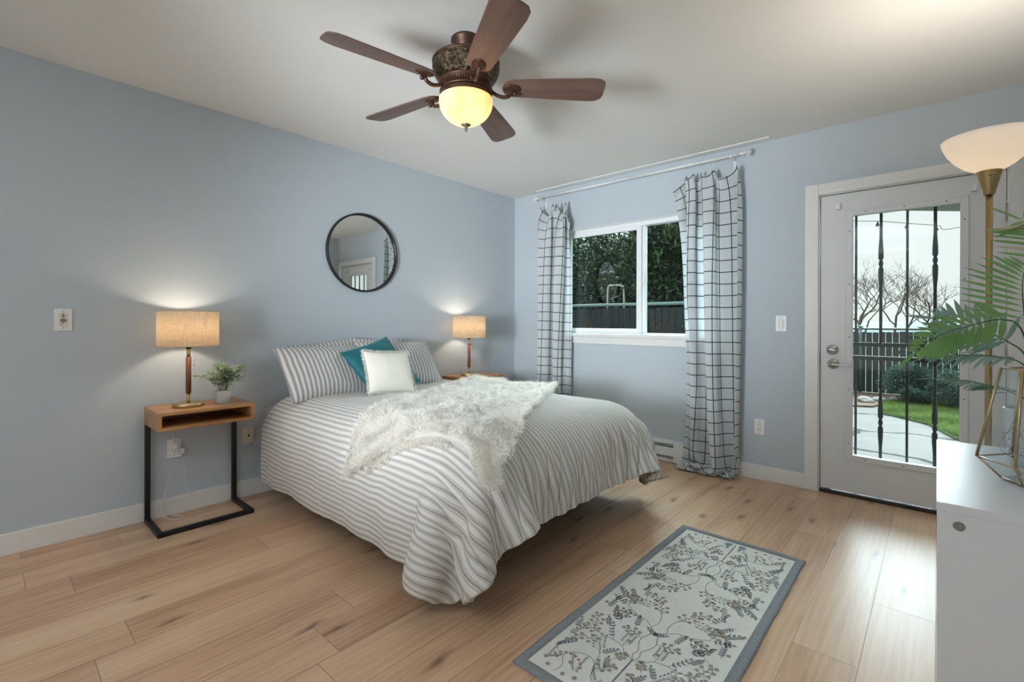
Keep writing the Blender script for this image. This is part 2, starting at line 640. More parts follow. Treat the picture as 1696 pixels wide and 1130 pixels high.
bm = nb(); bx(bm, DX0 + .012, DX1 - .012, .0, .15, .001, .022, .004); obj('threshold', bm, mat('dark_bronze_threshold', (40, 34, 28), .5), door)
bm = nb(); bx(bm, DX0 + .003, DX0 + .014, .002, .010, .85, .93, .002); obj('strike_plate', bm, M_DARK, door)

# ------------------------------------------------------------------ bed
BX0, BX1, BY0, BY1, BZ = 0.06, 1.93, -2.43, -1.06, 0.575     # mattress
M_SHEET = mat('grey_sheet', (158, 158, 162), .85, var=.03, bump=.15, bscale=300)
M_MATT = mat('mattress_ticking', (205, 203, 198), .85, var=.02)
bed = thing('bed', 'double bed against the left wall carrying the striped bedding', 'bed', ((BX0 + BX1) / 2, (BY0 + BY1) / 2, 0))
bl = bed.location.copy()
bm = nb(); bx(bm, BX0, BX1, BY0, BY1, .335, BZ, .05, 4); obj('mattress', bm, M_MATT, bed, world=bl)
bm = nb(); bx(bm, BX0, BX1 - .02, BY0 + .02, BY1 - .02, .26, .335, .01); obj('bed_base', bm, M_BLACK, bed, world=bl)
for x in (BX0 + .12, BX1 - .42):
    for y in (BY0 + .28, BY1 - .28):
        bm = nb(); tube(bm, [(x, y, 0), (x, y, .262)], .022, 12); obj('leg', bm, M_BLACK, bed, world=bl)
# corner of the grey sheet hanging out at the head
bm = nb()
q = [(BX0 - .005, BY0 + .03, .60), (BX0 - .01, BY0 - .09, .56), (BX0 - .018, BY0 - .165, .335), (BX0 + .07, BY0 - .13, .325), (BX0 + .12, BY0 - .02, .34), (BX0 + .12, BY0 + .03, .58)]
a_ = [bm.verts.new(p) for p in q]
b_ = [bm.verts.new((p[0] + .004, p[1] + .006, p[2] - .002)) for p in q]
bm.faces.new(a_); bm.faces.new(b_[::-1])
for i in range(len(q)):
    bm.faces.new((a_[i], a_[(i + 1) % len(q)], b_[(i + 1) % len(q)], b_[i]))
obj('sheet_corner', bm, M_SHEET, bed, world=bl)

def box_push(P, V, c, h, r, gap, fr=0.6):
    """push points out of a rounded box; c centre, h half size, r rounding"""
    d = P - c
    s = np.sign(d)
    q = np.abs(d) - (h - r)
    qo = np.maximum(q, 0)
    ln = np.linalg.norm(qo, axis=1)
    inside = q.max(axis=1)
    dist = ln + np.minimum(inside, 0) - r
    n = np.where(ln[:, None] > 1e-9, qo / np.maximum(ln[:, None], 1e-9), 0)
    k = np.argmax(q, axis=1)
    ax = np.zeros_like(P)
    ax[np.arange(len(P)), k] = 1
    n = np.where(ln[:, None] > 1e-9, n, ax) * s
    hit = dist < gap
    P[hit] += n[hit] * (gap - dist[hit])[:, None]
    return hit, n

def cloth(P, dx, dy, collide, steps, iters=10, ks=(1, .35, .10), dt=1 / 50, damp=.985, fric=.5, stick=1, start=None):
    n, m, _ = P.shape
    X = np.ascontiguousarray(P if start is None else start).copy()
    V = np.zeros_like(P)
    dd = math.hypot(dx, dy)
    def con(A, B, l, k):
        d = B - A
        ln = np.sqrt((d * d).sum(-1, keepdims=True)) + 1e-9
        e = d * (0.5 * k * (ln - l) / ln)
        A += e
        B -= e
    def both(sa, sb, l, k):
        con(X[sa], X[sb], np.linalg.norm(P[sb] - P[sa], axis=-1, keepdims=True), k)
    s_ = slice
    BI = [np.linalg.norm(P[np.arange(p, n - 2, 4) + 2] - P[np.arange(p, n - 2, 4)], axis=-1, keepdims=True) for p in range(4)]
    BJ = [np.linalg.norm(P[:, np.arange(p, m - 2, 4) + 2] - P[:, np.arange(p, m - 2, 4)], axis=-1, keepdims=True) for p in range(4)]
    for st in range(steps):
        V[..., 2] -= 9.8 * dt
        V *= damp
        prev = X.copy()
        X += V * dt
        for it in range(iters):
            for p in (0, 1):
                k1 = (n - p) // 2 * 2
                both((s_(p, p + k1, 2),), (s_(p + 1, p + k1 + 1, 2),), dx, ks[0])
                k2 = (m - p) // 2 * 2
                both((s_(None), s_(p, p + k2, 2)), (s_(None), s_(p + 1, p + k2 + 1, 2)), dy, ks[0])
                a, b = s_(p, p + k1, 2), s_(p + 1, p + k1 + 1, 2)
                both((a, s_(0, m - 1)), (b, s_(1, m)), dd, ks[1])
                both((a, s_(1, m)), (b, s_(0, m - 1)), dd, ks[1])
            for p in range(4):
                ia = np.arange(p, n - 2, 4); ib = ia + 2
                A, B = X[ia], X[ib]; con(A, B, BI[p], ks[2]); X[ia] = A; X[ib] = B
                ja = np.arange(p, m - 2, 4); jb = ja + 2
                A, B = X[:, ja], X[:, jb]; con(A, B, BJ[p], ks[2]); X[:, ja] = A; X[:, jb] = B
            F = X.reshape(-1, 3)
            hit = collide(F)
            if stick < 1:
                G = prev.reshape(-1, 3)
                top = hit & (F[:, 2] > BZ + .04)
                F[top, :2] = G[top, :2] + (F[top, :2] - G[top, :2]) * stick
        V = (X - prev) / dt
        Vf = V.reshape(-1, 3)
        Vf[hit] *= fric
    return X

def grid_normals(X):
    a = np.gradient(X, axis=0); b = np.gradient(X, axis=1)
    n = np.cross(a, b)
    return n / (np.linalg.norm(n, axis=-1, keepdims=True) + 1e-9)

def smooth_grid(X, it):
    for _ in range(it):
        Y = X.copy()
        Y[1:-1] += (X[:-2] + X[2:] - 2 * X[1:-1]) * .25
        X = Y.copy()
        X[:, 1:-1] += (Y[:, :-2] + Y[:, 2:] - 2 * Y[:, 1:-1]) * .25
    return X

bc = np.array([(BX0 + BX1) / 2 - .3, (BY0 + BY1) / 2, BZ / 2])
bh = np.array([(BX1 - BX0) / 2 + .3, (BY1 - BY0) / 2, BZ / 2])
DU, DV, ND = 2.155, 2.29, 78
du, dv = DU / (ND - 1), DV / (ND - 1)
rng = np.random.default_rng(7)
ui, vi = np.meshgrid(np.arange(ND) * du, np.arange(ND) * dv, indexing='ij')
P0 = np.stack([BX0 + .02 + ui, (BY0 + BY1) / 2 - .035 - DV / 2 + vi, np.full_like(ui, BZ + .06)], -1)
def round_corner(P, x0, y0, sx, sy, r):
    a, b = (P[..., 0] - x0) * sx / r, (P[..., 1] - y0) * sy / r
    k = (a > 0) & (b > 0)
    na, nb_ = a * np.sqrt(np.maximum(1 - b * b / 2, 0)), b * np.sqrt(np.maximum(1 - a * a / 2, 0))
    P[..., 0] = np.where(k, x0 + na * r * sx, P[..., 0])
    P[..., 1] = np.where(k, y0 + nb_ * r * sy, P[..., 1])
cr1, cr2 = .30, .42
round_corner(P0, BX0 + .02 + DU - cr1, P0[0, 0, 1] + cr1, 1, -1, cr1)
round_corner(P0, BX0 + .02 + DU - cr2, P0[0, -1, 1] - cr2, 1, 1, cr2)
UVD = np.stack([P0[..., 1].ravel() + 5, P0[..., 0].ravel()], 1)
P0[..., 2] += rng.normal(0, .003, ui.shape) + .012 * np.sin(vi * 23 + ui * 3)
def col_duvet(F):
    hit, _ = box_push(F, None, bc + np.array([-.015, -.02, .01]), bh + np.array([.085, .075, .01]), .20, .03)
    g = F[:, 2] < .05
    F[g, 2] = .05
    F[:, 0] = np.maximum(F[:, 0], .07)
    return hit | g
XD = cloth(P0, du, dv, col_duvet, 620, 5, ks=(1, .6, .3), dt=1 / 260, damp=.992)
XD = smooth_grid(XD, 2)
def up2(A):
    n_, m_ = A.shape[:2]
    B = np.zeros((2 * n_ - 1, 2 * m_ - 1, A.shape[2]))
    B[::2, ::2] = A
    B[1::2, ::2] = (A[1:] + A[:-1]) / 2
    B[:, 1::2] = (B[:, 2::2] + B[:, :-1:2]) / 2
    return B
XD = smooth_grid(up2(XD), 1)
PU = up2(P0)
UVD = np.stack([PU[..., 1].ravel() + 5, PU[..., 0].ravel()], 1)
ND = 2 * ND - 1
ND_ = grid_normals(XD)
if (ND_[..., 2].mean()) < 0:
    ND_ = -ND_
for i in range(ND):
    for j in range(ND):
        z, uu, vv = XD[i, j, 2], PU[i, j, 0], PU[i, j, 1]
        fall = min(1, max(0, (BZ + .04 - z) / .12))
        foot = min(1, max(0, (uu - (BX1 - .25)) / .3))
        a = noise.noise(Vector((vv * 17, uu * 2.6, 1))) * .026 + noise.noise(Vector((vv * 30 + uu * 8, uu * 4.5, 5))) * .022 + noise.noise(Vector((vv * 60 - uu * 14, uu * 9, 3))) * .006
        b = noise.noise(Vector((uu * 5, vv * 3.5, 8))) * .013 + noise.noise(Vector((uu * 13, vv * 6, 2))) * .006
        top_ = noise.noise(Vector((uu * 3.2, vv * 7, 4))) * .005
        XD[i, j] += ND_[i, j] * (a * foot * max(fall, .25) + b * fall * (1 - foot) + top_)
VD = XD.reshape(-1, 3)

def stripe_mat(name, period, white, lines, rough=.85, bumpv=.25):
    """lines: list of (centre, half width, colour, strength) as fractions of the period, across uv.x"""
    t = NT(name)
    uv = t.n('UVMap').outputs[0]
    sp = t.n('SeparateXYZ')
    t.l(uv, sp.inputs[0])
    f = t.math('FRACT', t.math('DIVIDE', sp.outputs['X'], period))
    nz = t.noise(1.0, 4, vec=uv, mapscale=(900, 160, 1))
    c = t.mix(t.noise(6, 3), tuple(x * .97 for x in L(*white)[:3]) + (1,), L(*white))
    for ce, hw, colr, st in lines:
        d = t.math('ABSOLUTE', t.math('SUBTRACT', f, ce))
        k = t.math('MULTIPLY', t.math('SUBTRACT', 1.0, t.math('SMOOTH_MIN', t.math('DIVIDE', d, hw), 1.0, .2), clamp=True), 4.0, clamp=True)
        k = t.math('MULTIPLY', k, t.math('MULTIPLY_ADD', nz, .5, st - .25), clamp=True)
        c = t.mix(k, c, L(*colr))
    b = t.bsdf(c, rough, spec=.15)
    b.inputs['Sheen Weight'].default_value = .15
    wr = t.noise(1.0, 4, vec=uv, mapscale=(26, 7, 1), rough=.55)
    t.bump(b, wr, bumpv, .02)
    return t.done(b)
M_DUVET = stripe_mat('striped_duvet_cotton', .0255, (226, 223, 218), [(.50, .125, (128, 118, 111), .66), (.27, .062, (150, 141, 134), .55), (.73, .062, (150, 141, 134), .55)])
M_PCASE = stripe_mat('striped_pillow_cotton', .0295, (222, 219, 216), [(.50, .30, (140, 137, 138), .80)], bumpv=.12)

duvet = npmesh('duvet', VD, grid_faces(ND, ND), M_DUVET, uv=UVD)
mod(duvet, 'SOLIDIFY', thickness=.028, offset=1.0)
mod(duvet, 'SUBSURF', levels=1, render_levels=1)
tag(duvet, 'white duvet with thin grey brown stripes draped over the bed', 'duvet')
bv = BVHTree.FromPolygons([Vector(p) for p in VD], [tuple(int(i) for i in f) for f in grid_faces(ND, ND)])
def top_z(x, y, default=BZ + .06):
    h = bv.ray_cast(Vector((x, y, 2)), Vector((0, 0, -1)))
    return h[0].z + .028 if h[0] else default

# ------------------------------------------------------------------ fur throw
TW, TL, NTW, NTL = 0.78, 1.72, 36, 76
tu, tv = TW / (NTW - 1), TL / (NTL - 1)
a0 = np.array([0.56, -1.09]); ax_l = np.array([0.64, -1.40]); ax_l = ax_l / np.linalg.norm(ax_l)
ax_w = np.array([1.0, -0.03])
ti, tj = np.meshgrid(np.arange(NTW) * tu, np.arange(NTL) * tv, indexing='ij')
# fan: nearly parallelogram, wider at the foot corner
fw_ = ti / TW
flen = np.interp(fw_, [0, .1, .35, .6, .8, .93, 1], [1.74, 1.70, 1.55, 1.46, 1.47, 1.53, 1.50]) / TL
tjl = tj * flen
XY = a0 + (ti * (1 + .16 * tjl / TL + .10 * np.maximum(tjl / TL - .4, 0)))[..., None] * ax_w + tjl[..., None] * ax_l
PT = np.concatenate([XY, np.full((*ti.shape, 1), BZ + .16)], -1)
PT[..., 2] += rng.normal(0, .004, ti.shape) + .03 * np.sin(ti * 9 + tj * 2.4) + .02 * np.sin(tj * 7 - ti * 5)
def col_throw(F):
    hit, _ = box_push(F, None, bc + np.array([0, 0, .0]), bh + np.array([.095, .075, .02]), .17, .05)
    F[:, 2] = np.maximum(F[:, 2], .06)
    return hit
XT = cloth(PT, tu, tv, col_throw, 330, 5, ks=(1, .3, .2), dt=1 / 240, damp=.99, fric=.02, stick=.2)
XT = smooth_grid(XT, 1)

def sample_grid(X, N, s, t):
    n, m = X.shape[:2]
    x, y = s * (n - 1), t * (m - 1)
    i = np.minimum(x.astype(int), n - 2); j = np.minimum(y.astype(int), m - 2)
    fx, fy = (x - i)[:, None], (y - j)[:, None]
    f = lambda A: A[i, j] * (1 - fx) * (1 - fy) + A[i + 1, j] * fx * (1 - fy) + A[i, j + 1] * (1 - fx) * fy + A[i + 1, j + 1] * fx * fy
    return f(X), f(N)

def blades(p, n, ln, wd, lay=0.8, clump=18.0, seed=1, grav=0.25):
    """curved two-segment blades: 5 verts, a quad and a triangle each"""
    r = np.random.default_rng(seed)
    k = len(p)
    ph = np.stack([np.sin(p[:, 0] * clump + 3 * np.sin(p[:, 1] * clump * .7)), np.sin(p[:, 1] * clump * 1.13 + 2 * np.sin(p[:, 0] * clump * .8 + 1)), np.sin(p[:, 2] * clump + p[:, 0] * clump * .6) * .5], 1)
    d1 = n + (ph * .75 + r.normal(0, .45, (k, 3))) * lay
    d1 /= np.linalg.norm(d1, axis=1, keepdims=True)
    d2 = d1 + (ph * .9 + r.normal(0, .35, (k, 3))) * lay
    d2[:, 2] -= grav
    d2 /= np.linalg.norm(d2, axis=1, keepdims=True)
    L_ = (ln * r.uniform(.6, 1.25, k))[:, None]
    sd = np.cross(d1, r.normal(0, 1, (k, 3)))
    sd /= np.linalg.norm(sd, axis=1, keepdims=True) + 1e-9
    w_ = wd * .5
    a = p + d1 * L_ * .55
    V = np.stack([p - sd * w_, p + sd * w_, a - sd * w_ * .8, a + sd * w_ * .8, a + d2 * L_ * .55], 1).reshape(-1, 3)
    b = (np.arange(k) * 5)[:, None]
    return V, np.concatenate([b + 0, b + 1, b + 3, b + 2], 1), np.concatenate([b + 2, b + 3, b + 4], 1)

M_FUR = translucent_mat('white_faux_fur', lambda t: t.mix(t.noise(9, 3), L(250, 247, 241), L(254, 252, 248)), .5, .9)
NT_ = grid_normals(XT)
if NT_[..., 2].mean() < 0:
    NT_ = -NT_
wav = np.zeros(XT.shape[:2])
for i in range(NTW):
    for j in range(NTL):
        wav[i, j] = noise.noise(Vector((XT[i, j, 0] * 5.5, XT[i, j, 1] * 3.2, 1.7))) * .020 + abs(noise.noise(Vector((XT[i, j, 0] * 9, XT[i, j, 1] * 4, 9)))) * .020
edge = np.minimum(1, np.exp(-(np.linspace(0, 1, NTL) * TL / .10))[None, :] * np.ones((NTW, 1)))
endr = np.exp(-((1 - np.linspace(0, 1, NTL)) * TL / .06))[None, :] * np.ones((NTW, 1))
sidr = (np.exp(-np.linspace(0, 1, NTW) * TW / .05) + np.exp(-(1 - np.linspace(0, 1, NTW)) * TW / .05))[:, None] * np.ones((1, NTL))
XTT = XT + NT_ * (wav + .014 + edge * .030 + endr * .026 + sidr * .014)[..., None]
nf = 95000
s_, t_ = rng.random(nf), rng.random(nf)
Pf, Nf = sample_grid(XTT, NT_, s_, t_)
VF, Q, T3 = blades(Pf, Nf, .023, .0024, lay=.80, clump=30, seed=3)
# rolled double hem along the front edge and the sides: thick rim from layered rows
Vs = [XTT.reshape(-1, 3), (XT - NT_ * .004).reshape(-1, 3)]
nn = NTW * NTL
gf_ = grid_faces(NTW, NTL)
def ring_idx(n, m):
    return np.concatenate([np.arange(m), np.arange(1, n) * m + m - 1, (n - 1) * m + np.arange(m - 2, -1, -1), np.arange(n - 2, 0, -1) * m])
ri = ring_idx(NTW, NTL)
rj = np.roll(ri, -1)
side = np.stack([ri, rj, rj + nn, ri + nn], 1)
# second folded layer showing below the front edge
tg = XT[4:25, -1] - XT[4:25, -5]
tg /= np.linalg.norm(tg, axis=1, keepdims=True)
fl = XT[4:25, -10:, :] + tg[:, None, :] * .042 + NT_[4:25, -1:, :] * .004
fN = np.repeat(NT_[4:25, -1:, :], 10, axis=1)
Vall = np.concatenate(Vs + [fl.reshape(-1, 3), VF])
o1 = 2 * nn
o2 = o1 + fl.shape[0] * fl.shape[1]
# blades for the folded layer
Pg, Ng = sample_grid(fl, fN, rng.random(5000), rng.random(5000))
rimP = np.concatenate([XTT[0], XTT[-1], XTT[:, 0], XTT[:, -1], fl[:, -1]])
rimO = np.concatenate([XTT[0] - XTT[2], XTT[-1] - XTT[-3], XTT[:, 0] - XTT[:, 2], XTT[:, -1] - XTT[:, -3], fl[:, -1] - fl[:, -4]])
rimO /= np.linalg.norm(rimO, axis=1, keepdims=True)
pick = rng.integers(0, len(rimP), 13000)
Pg = np.concatenate([Pg, rimP[pick] + rng.normal(0, .009, (13000, 3))])
Ng = np.concatenate([Ng, rimO[pick] * .8 + np.array([0, 0, .35])])
Pg, Ng = np.concatenate([Pg, Pg[:5000]]), np.concatenate([Ng, Ng[:5000]])
VG, QG, TG = blades(Pg, Ng, .016, .0024, lay=.7, clump=34, seed=5)
Vall = np.concatenate([Vall, VG])
o3 = o2 + len(VF)
quads = np.concatenate([gf_, gf_[:, ::-1] + nn, side, grid_faces(fl.shape[0], 10) + o1, Q + o2, QG + o3])
tris = np.concatenate([T3 + o2, TG + o3])
th = npmesh('throw_blanket', Vall, [quads, tris], M_FUR)
tag(th, 'fluffy white faux fur throw spread diagonally across the striped duvet', 'blanket')

# ------------------------------------------------------------------ pillows and cushions
def pillow_mesh(name, W, Hh, T, m, n=34, pinch=.05, pw=2.6, seed=0, parent=None, sag=.012):
    s, t = np.meshgrid(np.linspace(-1, 1, n), np.linspace(-1, 1, n), indexing='ij')
    x = W / 2 * s * (1 - pinch * (1 - np.abs(t) ** 2))
    y = Hh / 2 * t * (1 - pinch * (1 - np.abs(s) ** 2))
    z = T / 2 * (np.maximum(1 - np.abs(s) ** pw, 0) * np.maximum(1 - np.abs(t) ** pw, 0)) ** .62
    dn = np.array([[noise.noise(Vector((a * 2.2 + seed, b * 2.6, seed))) + .5 * noise.noise(Vector((a * 6, b * 4 + seed, 3))) for b in t[0]] for a in s[:, 0]])
    z = z + dn * sag * (z / (T / 2))
    F = np.stack([x, y, z], -1).reshape(-1, 3)
    B = np.stack([x, y, -z], -1).reshape(-1, 3)
    f = grid_faces(n, n)
    r1 = ring_idx(n, n)
    # back shares the rim
    idx = np.arange(n * n) + n * n
    idx[r1] = r1
    V = np.concatenate([F, B])
    uv = np.concatenate([np.stack([x, y], -1).reshape(-1, 2) + 3] * 2)
    return npmesh(name, V, np.concatenate([f, idx[f][:, ::-1]]), m, parent, uv=uv)

def lean_matrix(c, lean, roll=0, yaw=0):
    a = R(lean)
    w_ = Vector((0, 1, 0)); h_ = Vector((-math.sin(a), 0, math.cos(a))); n_ = Vector((math.cos(a), 0, math.sin(a)))
    M = Matrix((w_, h_, n_)).transposed().to_4x4()
    return Matrix.Translation(c) @ Matrix.Rotation(R(yaw), 4, 'Z') @ M @ Matrix.Rotation(R(roll), 4, 'Z')

G_PIL = 'striped pillows at the head of the bed'
for W, Hh, T, c, lean, roll, yaw, sd, lab in (
        (.63, .42, .17, (.265, -2.20, .797), 38, 0.5, 3, 1, 'grey striped pillow at the left front of the bed head, beside the potted plant'),
        (.66, .42, .17, (.245, -1.60, .805), 36, -1, -2, 2, 'grey striped pillow at the right of the bed head, behind the teal cushion'),
        (.50, .40, .08, (.090, -2.12, .792), 10, 5, 0, 3, 'striped pillow against the wall peeking over the left front pillow'),
        (.46, .40, .08, (.088, -1.70, .806), 10, -3, 0, 4, 'shaded striped pillow against the wall above the teal cushion')):
    p = pillow_mesh('pillow', W, Hh, T, M_PCASE, seed=sd)
    p.matrix_world = lean_matrix(c, lean, roll, yaw)
    tag(p, lab, 'pillow', G_PIL)

def velvet():
    t = NT('teal_velvet')
    c = t.mix(t.noise(5, 3), L(14, 82, 88), L(28, 112, 118))
    b = t.bsdf(c, .55, spec=.3)
    b.inputs['Sheen Weight'].default_value = .35
    b.inputs['Sheen Tint'].default_value = L(120, 190, 190)
    t.bump(b, t.noise(1, 4, mapscale=(5, 14, 5)), .25, .02)
    return t.done(b)
p = pillow_mesh('cushion', .44, .44, .14, velvet(), pinch=.06, seed=8)
p.matrix_world = lean_matrix((.405, -1.87, .808), 39, 17, 0)
tag(p, 'teal velvet cushion tilted on the bed, behind the cream cushion', 'cushion')
M_LINEN = mat('cream_linen', (232, 228, 217), .9, spec=.1, var=.03, vscale=6, bump=.25, bscale=380, bdist=.002)
cc = thing('cushion', 'small cream cushion with a short fringe, front of the pillows', 'cushion')
cm = lean_matrix((.565, -1.915, .792), 27, -4, -4)
cc.matrix_world = Matrix.Translation((.56, -1.875, .66))
ML = cc.matrix_world.inverted() @ cm
p = pillow_mesh('cushion_cover', .34, .30, .125, M_LINEN, pinch=.05, seed=12, parent=cc, sag=.004)
p.data.transform(ML)
pt, nr = [], []
for k in range(2600):
    a = rng.random() * 4
    s0, u = int(a), (a - int(a)) * 2 - 1
    q = [(u, -1), (1, u), (u, 1), (-1, u)][s0]
    pin = 1 - .05 * (1 - u * u)
    pt.append((.170 * q[0] * (pin if s0 % 2 else 1) , .150 * q[1] * (1 if s0 % 2 else pin), rng.normal(0, .002)))
    nr.append((q[0] if s0 % 2 else u * .3, q[1] if s0 % 2 == 0 else u * .3, rng.normal(0, .2)))
VV, Q1, T1 = blades(np.array(pt), np.array(nr) / np.linalg.norm(nr, axis=1)[:, None], .017, .0026, lay=.5, seed=9)
fr_ = npmesh('fringe', VV, [Q1, T1], M_LINEN, cc)
fr_.data.transform(ML)

# ------------------------------------------------------------------ nightstands
M_ACACIA = wood_mat('honey_acacia', (128, 84, 46), (172, 122, 74), (204, 156, 104), axis=1, rough=.35)
ns = thing('nightstand', 'wood and black metal nightstand left of the bed with a potted plant on it', 'nightstand', (.175, -2.922, 0), 0, 'nightstands either side of the bed')
bm = nb()
hy, tk = .2335, .018
bx(bm, -.155, .158, -hy, hy, .632, .650, .002)
bx(bm, -.155, .158, -hy, hy, .552, .570, .002)
bx(bm, -.155, .158, -hy, -hy + tk, .569, .633, .002)
bx(bm, -.155, .158, hy - tk, hy, .569, .633, .002)
bx(bm, -.155, -.143, -hy + tk, hy - tk, .569, .633)
obj('box_shelf', bm, M_ACACIA, ns)
for s in (-1, 1):
    bm = nb(); bx(bm, -.155, -.129, s * (hy - .013) - .0125, s * (hy - .013) + .0125, .025, .552, .002); obj('upright', bm, M_BLACK, ns)
bm = nb()
for s in (-1, 1):
    bx(bm, -.155, .158, s * (hy - .013) - .0125, s * (hy - .013) + .0125, 0, .025, .002)
bx(bm, .133, .158, -hy + .02, hy - .02, 0, .025, .002)
obj('base_frame', bm, M_BLACK, ns)
dup(ns, (.175, -.765, 0), 0, 'wood nightstand right of the bed, mostly hidden behind the fur throw')

# ------------------------------------------------------------------ table lamps
def linen_shade(t):
    uv = t.n('TexCoord').outputs['Object']
    a = t.noise(1, 3, vec=uv, mapscale=(30, 30, 320), rough=.7)
    b = t.noise(1, 3, vec=uv, mapscale=(260, 260, 14), rough=.7)
    f = t.math('ADD', t.math('MULTIPLY', a, .5), t.math('MULTIPLY', b, .5))
    return t.ramp(f, (.34, L(214, 192, 166)), (.52, L(242, 230, 212)), (.7, L(250, 242, 228)))
M_SHADE = translucent_mat('linen_lamp_shade', linen_shade, .80)
M_WALNUT = wood_mat('walnut_column', (84, 46, 30), (122, 72, 50), (150, 96, 70), axis=2, rough=.35)
def bulb_mat(name, strength, col=(1.0, .74, .46, 1)):
    t = NT(name)
    e = t.n('Emission', Color=col, Strength=strength)
    return t.done(e)
M_BULB = bulb_mat('lit_bulb', 8)
lamp = thing('table_lamp', 'lit table lamp with a linen drum shade on the left nightstand, by the plant', 'lamp', (.185, -2.985, .650), 0, 'bedside table lamps')
bm = nb(); lathe(bm, [(0, .0), (.072, 0), (.075, .003), (.075, .019), (.072, .022), (0, .022)], 40); obj('base', bm, M_BRASS, lamp)
bm = nb(); lathe(bm, [(0, .021), (.0085, .021), (.0085, .076), (0, .076)], 16); obj('stem', bm, M_BRASS, lamp)
bm = nb(); lathe(bm, [(0, .274), (.0095, .274), (.0095, .327), (0, .327)], 16); obj('neck', bm, M_BRASS, lamp)
bm = nb(); lathe(bm, [(0, .074), (.0135, .074), (.0135, .276), (0, .276)], 20); obj('wood_column', bm, M_WALNUT, lamp)
bm = nb(); lathe(bm, [(0, .325), (.012, .325), (.018, .345), (.017, .375), (.014, .385), (0, .385)], 16)
for a in range(3):
    tube(bm, [(0, 0, .50), (.146 * math.cos(a * 2.1), .146 * math.sin(a * 2.1), .525)], .0016, 6)
tube(bm, [(0, 0, .38), (.03, 0, .40), (.035, 0, .45), (.02, 0, .49), (0, 0, .50)], .0016, 6)
obj('socket', bm, M_BLACK, lamp)
bm = nb(); lathe(bm, [(.147, .342), (.147, .536)], 64)
sh = obj('lamp_shade', bm, M_SHADE, lamp)
mod(sh, 'SOLIDIFY', thickness=.0012, offset=-1)
M_BIND = mat('shade_binding', (206, 186, 160), .85)
for z in (.3425, .5355):
    bm = nb()
    tube(bm, [(.147 * math.cos(2 * PI * k / 64), .147 * math.sin(2 * PI * k / 64), z) for k in range(64)], .0022, 6, closed=True)
    obj('shade_rim', bm, M_BIND, sh)
bm = nb(); lathe(bm, [(0, .385), (.013, .386), (.014, .40), (.028, .425), (.030, .445), (.024, .465), (.012, .474), (0, .476)], 16); obj('bulb', bm, M_BULB, lamp)
bm = nb()
tube(bm, [(.012, .016, .35), (.012, .026, .34), (.012, .027, .235)], .0012, 6)
ball(bm, (.012, .027, .230), .005, 10)
obj('pull_chain', bm, M_BRASS, lamp)
lamp2 = dup(lamp, (.185, -.826, .650), 0, 'lit table lamp on the far nightstand near the window corner')
for o_ in (lamp, lamp2):
    l_ = light('lamp_light', 'POINT', (0, 0, .447), BULB_TABLE, WARM, shadow_soft_size=.034)
    l_.parent = o_
# cord and plug of the left lamp
M_CORD = mat('white_cord', (222, 221, 218), .5)
bm = nb()
tube(bm, spline([(-.155, -.02, .03), (-.168, -.045, -.08), (-.168, -.04, -.17), (-.155, -.03, -.235)], 6), .0024, 6)
tube(bm, spline([(-.150, -.02, -.26), (-.145, 0, -.30), (-.15, .02, -.40), (-.15, .035, -.50), (-.15, .045, -.56), (-.145, -.03, -.56), (-.14, -.105, -.575), (-.125, -.10, -.62), (-.09, -.06, -.646), (-.06, -.03, -.646), (-.08, .0, -.646), (-.12, -.02, -.646), (-.135, -.07, -.62), (-.15, -.085, -.56), (-.155, -.07, -.50), (-.16, -.05, -.40)], 6), .0024, 6)
cord = obj('power_cord', bm, M_CORD, lamp)
bm = nb(); bx(bm, -.176, -.150, -.038, -.008, -.262, -.226, .006); bx(bm, -.176, -.155, -.002, .022, -.30, -.268, .005); obj('plug', bm, M_PLAST, cord)

# ------------------------------------------------------------------ faux plant on the nightstand
def leaf_mat(name, a, b, trans=.3, rough=.6):
    def col(t):
        return t.mix(t.noise(14, 2), L(*a), L(*b))
    return translucent_mat(name, col, trans, rough)
def leaf(bm, p, d, up, ln, wd, curl=.2, mi=0, segs=3):
    d = d.normalized()
    s = d.cross(up)
    s = s.normalized() if s.length > 1e-4 else d.orthogonal().normalized()
    n_ = s.cross(d)
    prev = None
    for i in range(segs + 1):
        u = i / segs
        c = p + d * ln * u - n_ * (curl * ln * u * u)
        h = wd * .5 * (math.sin(PI * min(1, u * .93 + .07)) ** .8)
        row = [bm.verts.new(c - s * h), bm.verts.new(c - n_ * h * .25), bm.verts.new(c + s * h)] if 0 < i < segs else [bm.verts.new(c)]
        if prev:
            if len(prev) == 1 and len(row) == 3:
                fs = [(prev[0], row[1], row[0]), (prev[0], row[2], row[1])]
            elif len(row) == 1:
                fs = [(prev[0], prev[1], row[0]), (prev[1], prev[2], row[0])]
            else:
                fs = [(prev[0], prev[1], row[1], row[0]), (prev[1], prev[2], row[2], row[1])]
            for f in fs:
                g = bm.faces.new(f); g.smooth = True; g.material_index = mi
        prev = row
random.seed(5)
pl = thing('potted_plant', 'small sage green faux plant in a square silver pot on the nightstand', 'plant', (.19, -2.815, .650))
bm = nb()
MZ = Matrix.Rotation(R(40), 4, 'Z')
t_ = bmesh.new(); bmesh.ops.create_cone(t_, cap_ends=True, segments=4, radius1=.041, radius2=.052, depth=.072); t_.transform(Matrix.Translation((0, 0, .036)) @ MZ)
bmesh.ops.bevel(t_, geom=list(t_.edges), offset=.002, segments=2, affect='EDGES')
add(bm, t_)
obj('pot', bm, mat('silver_grey_ceramic', (206, 208, 206), .35, metal=.15, var=.08, vscale=30), pl)
bm = nb(); bs = nb()
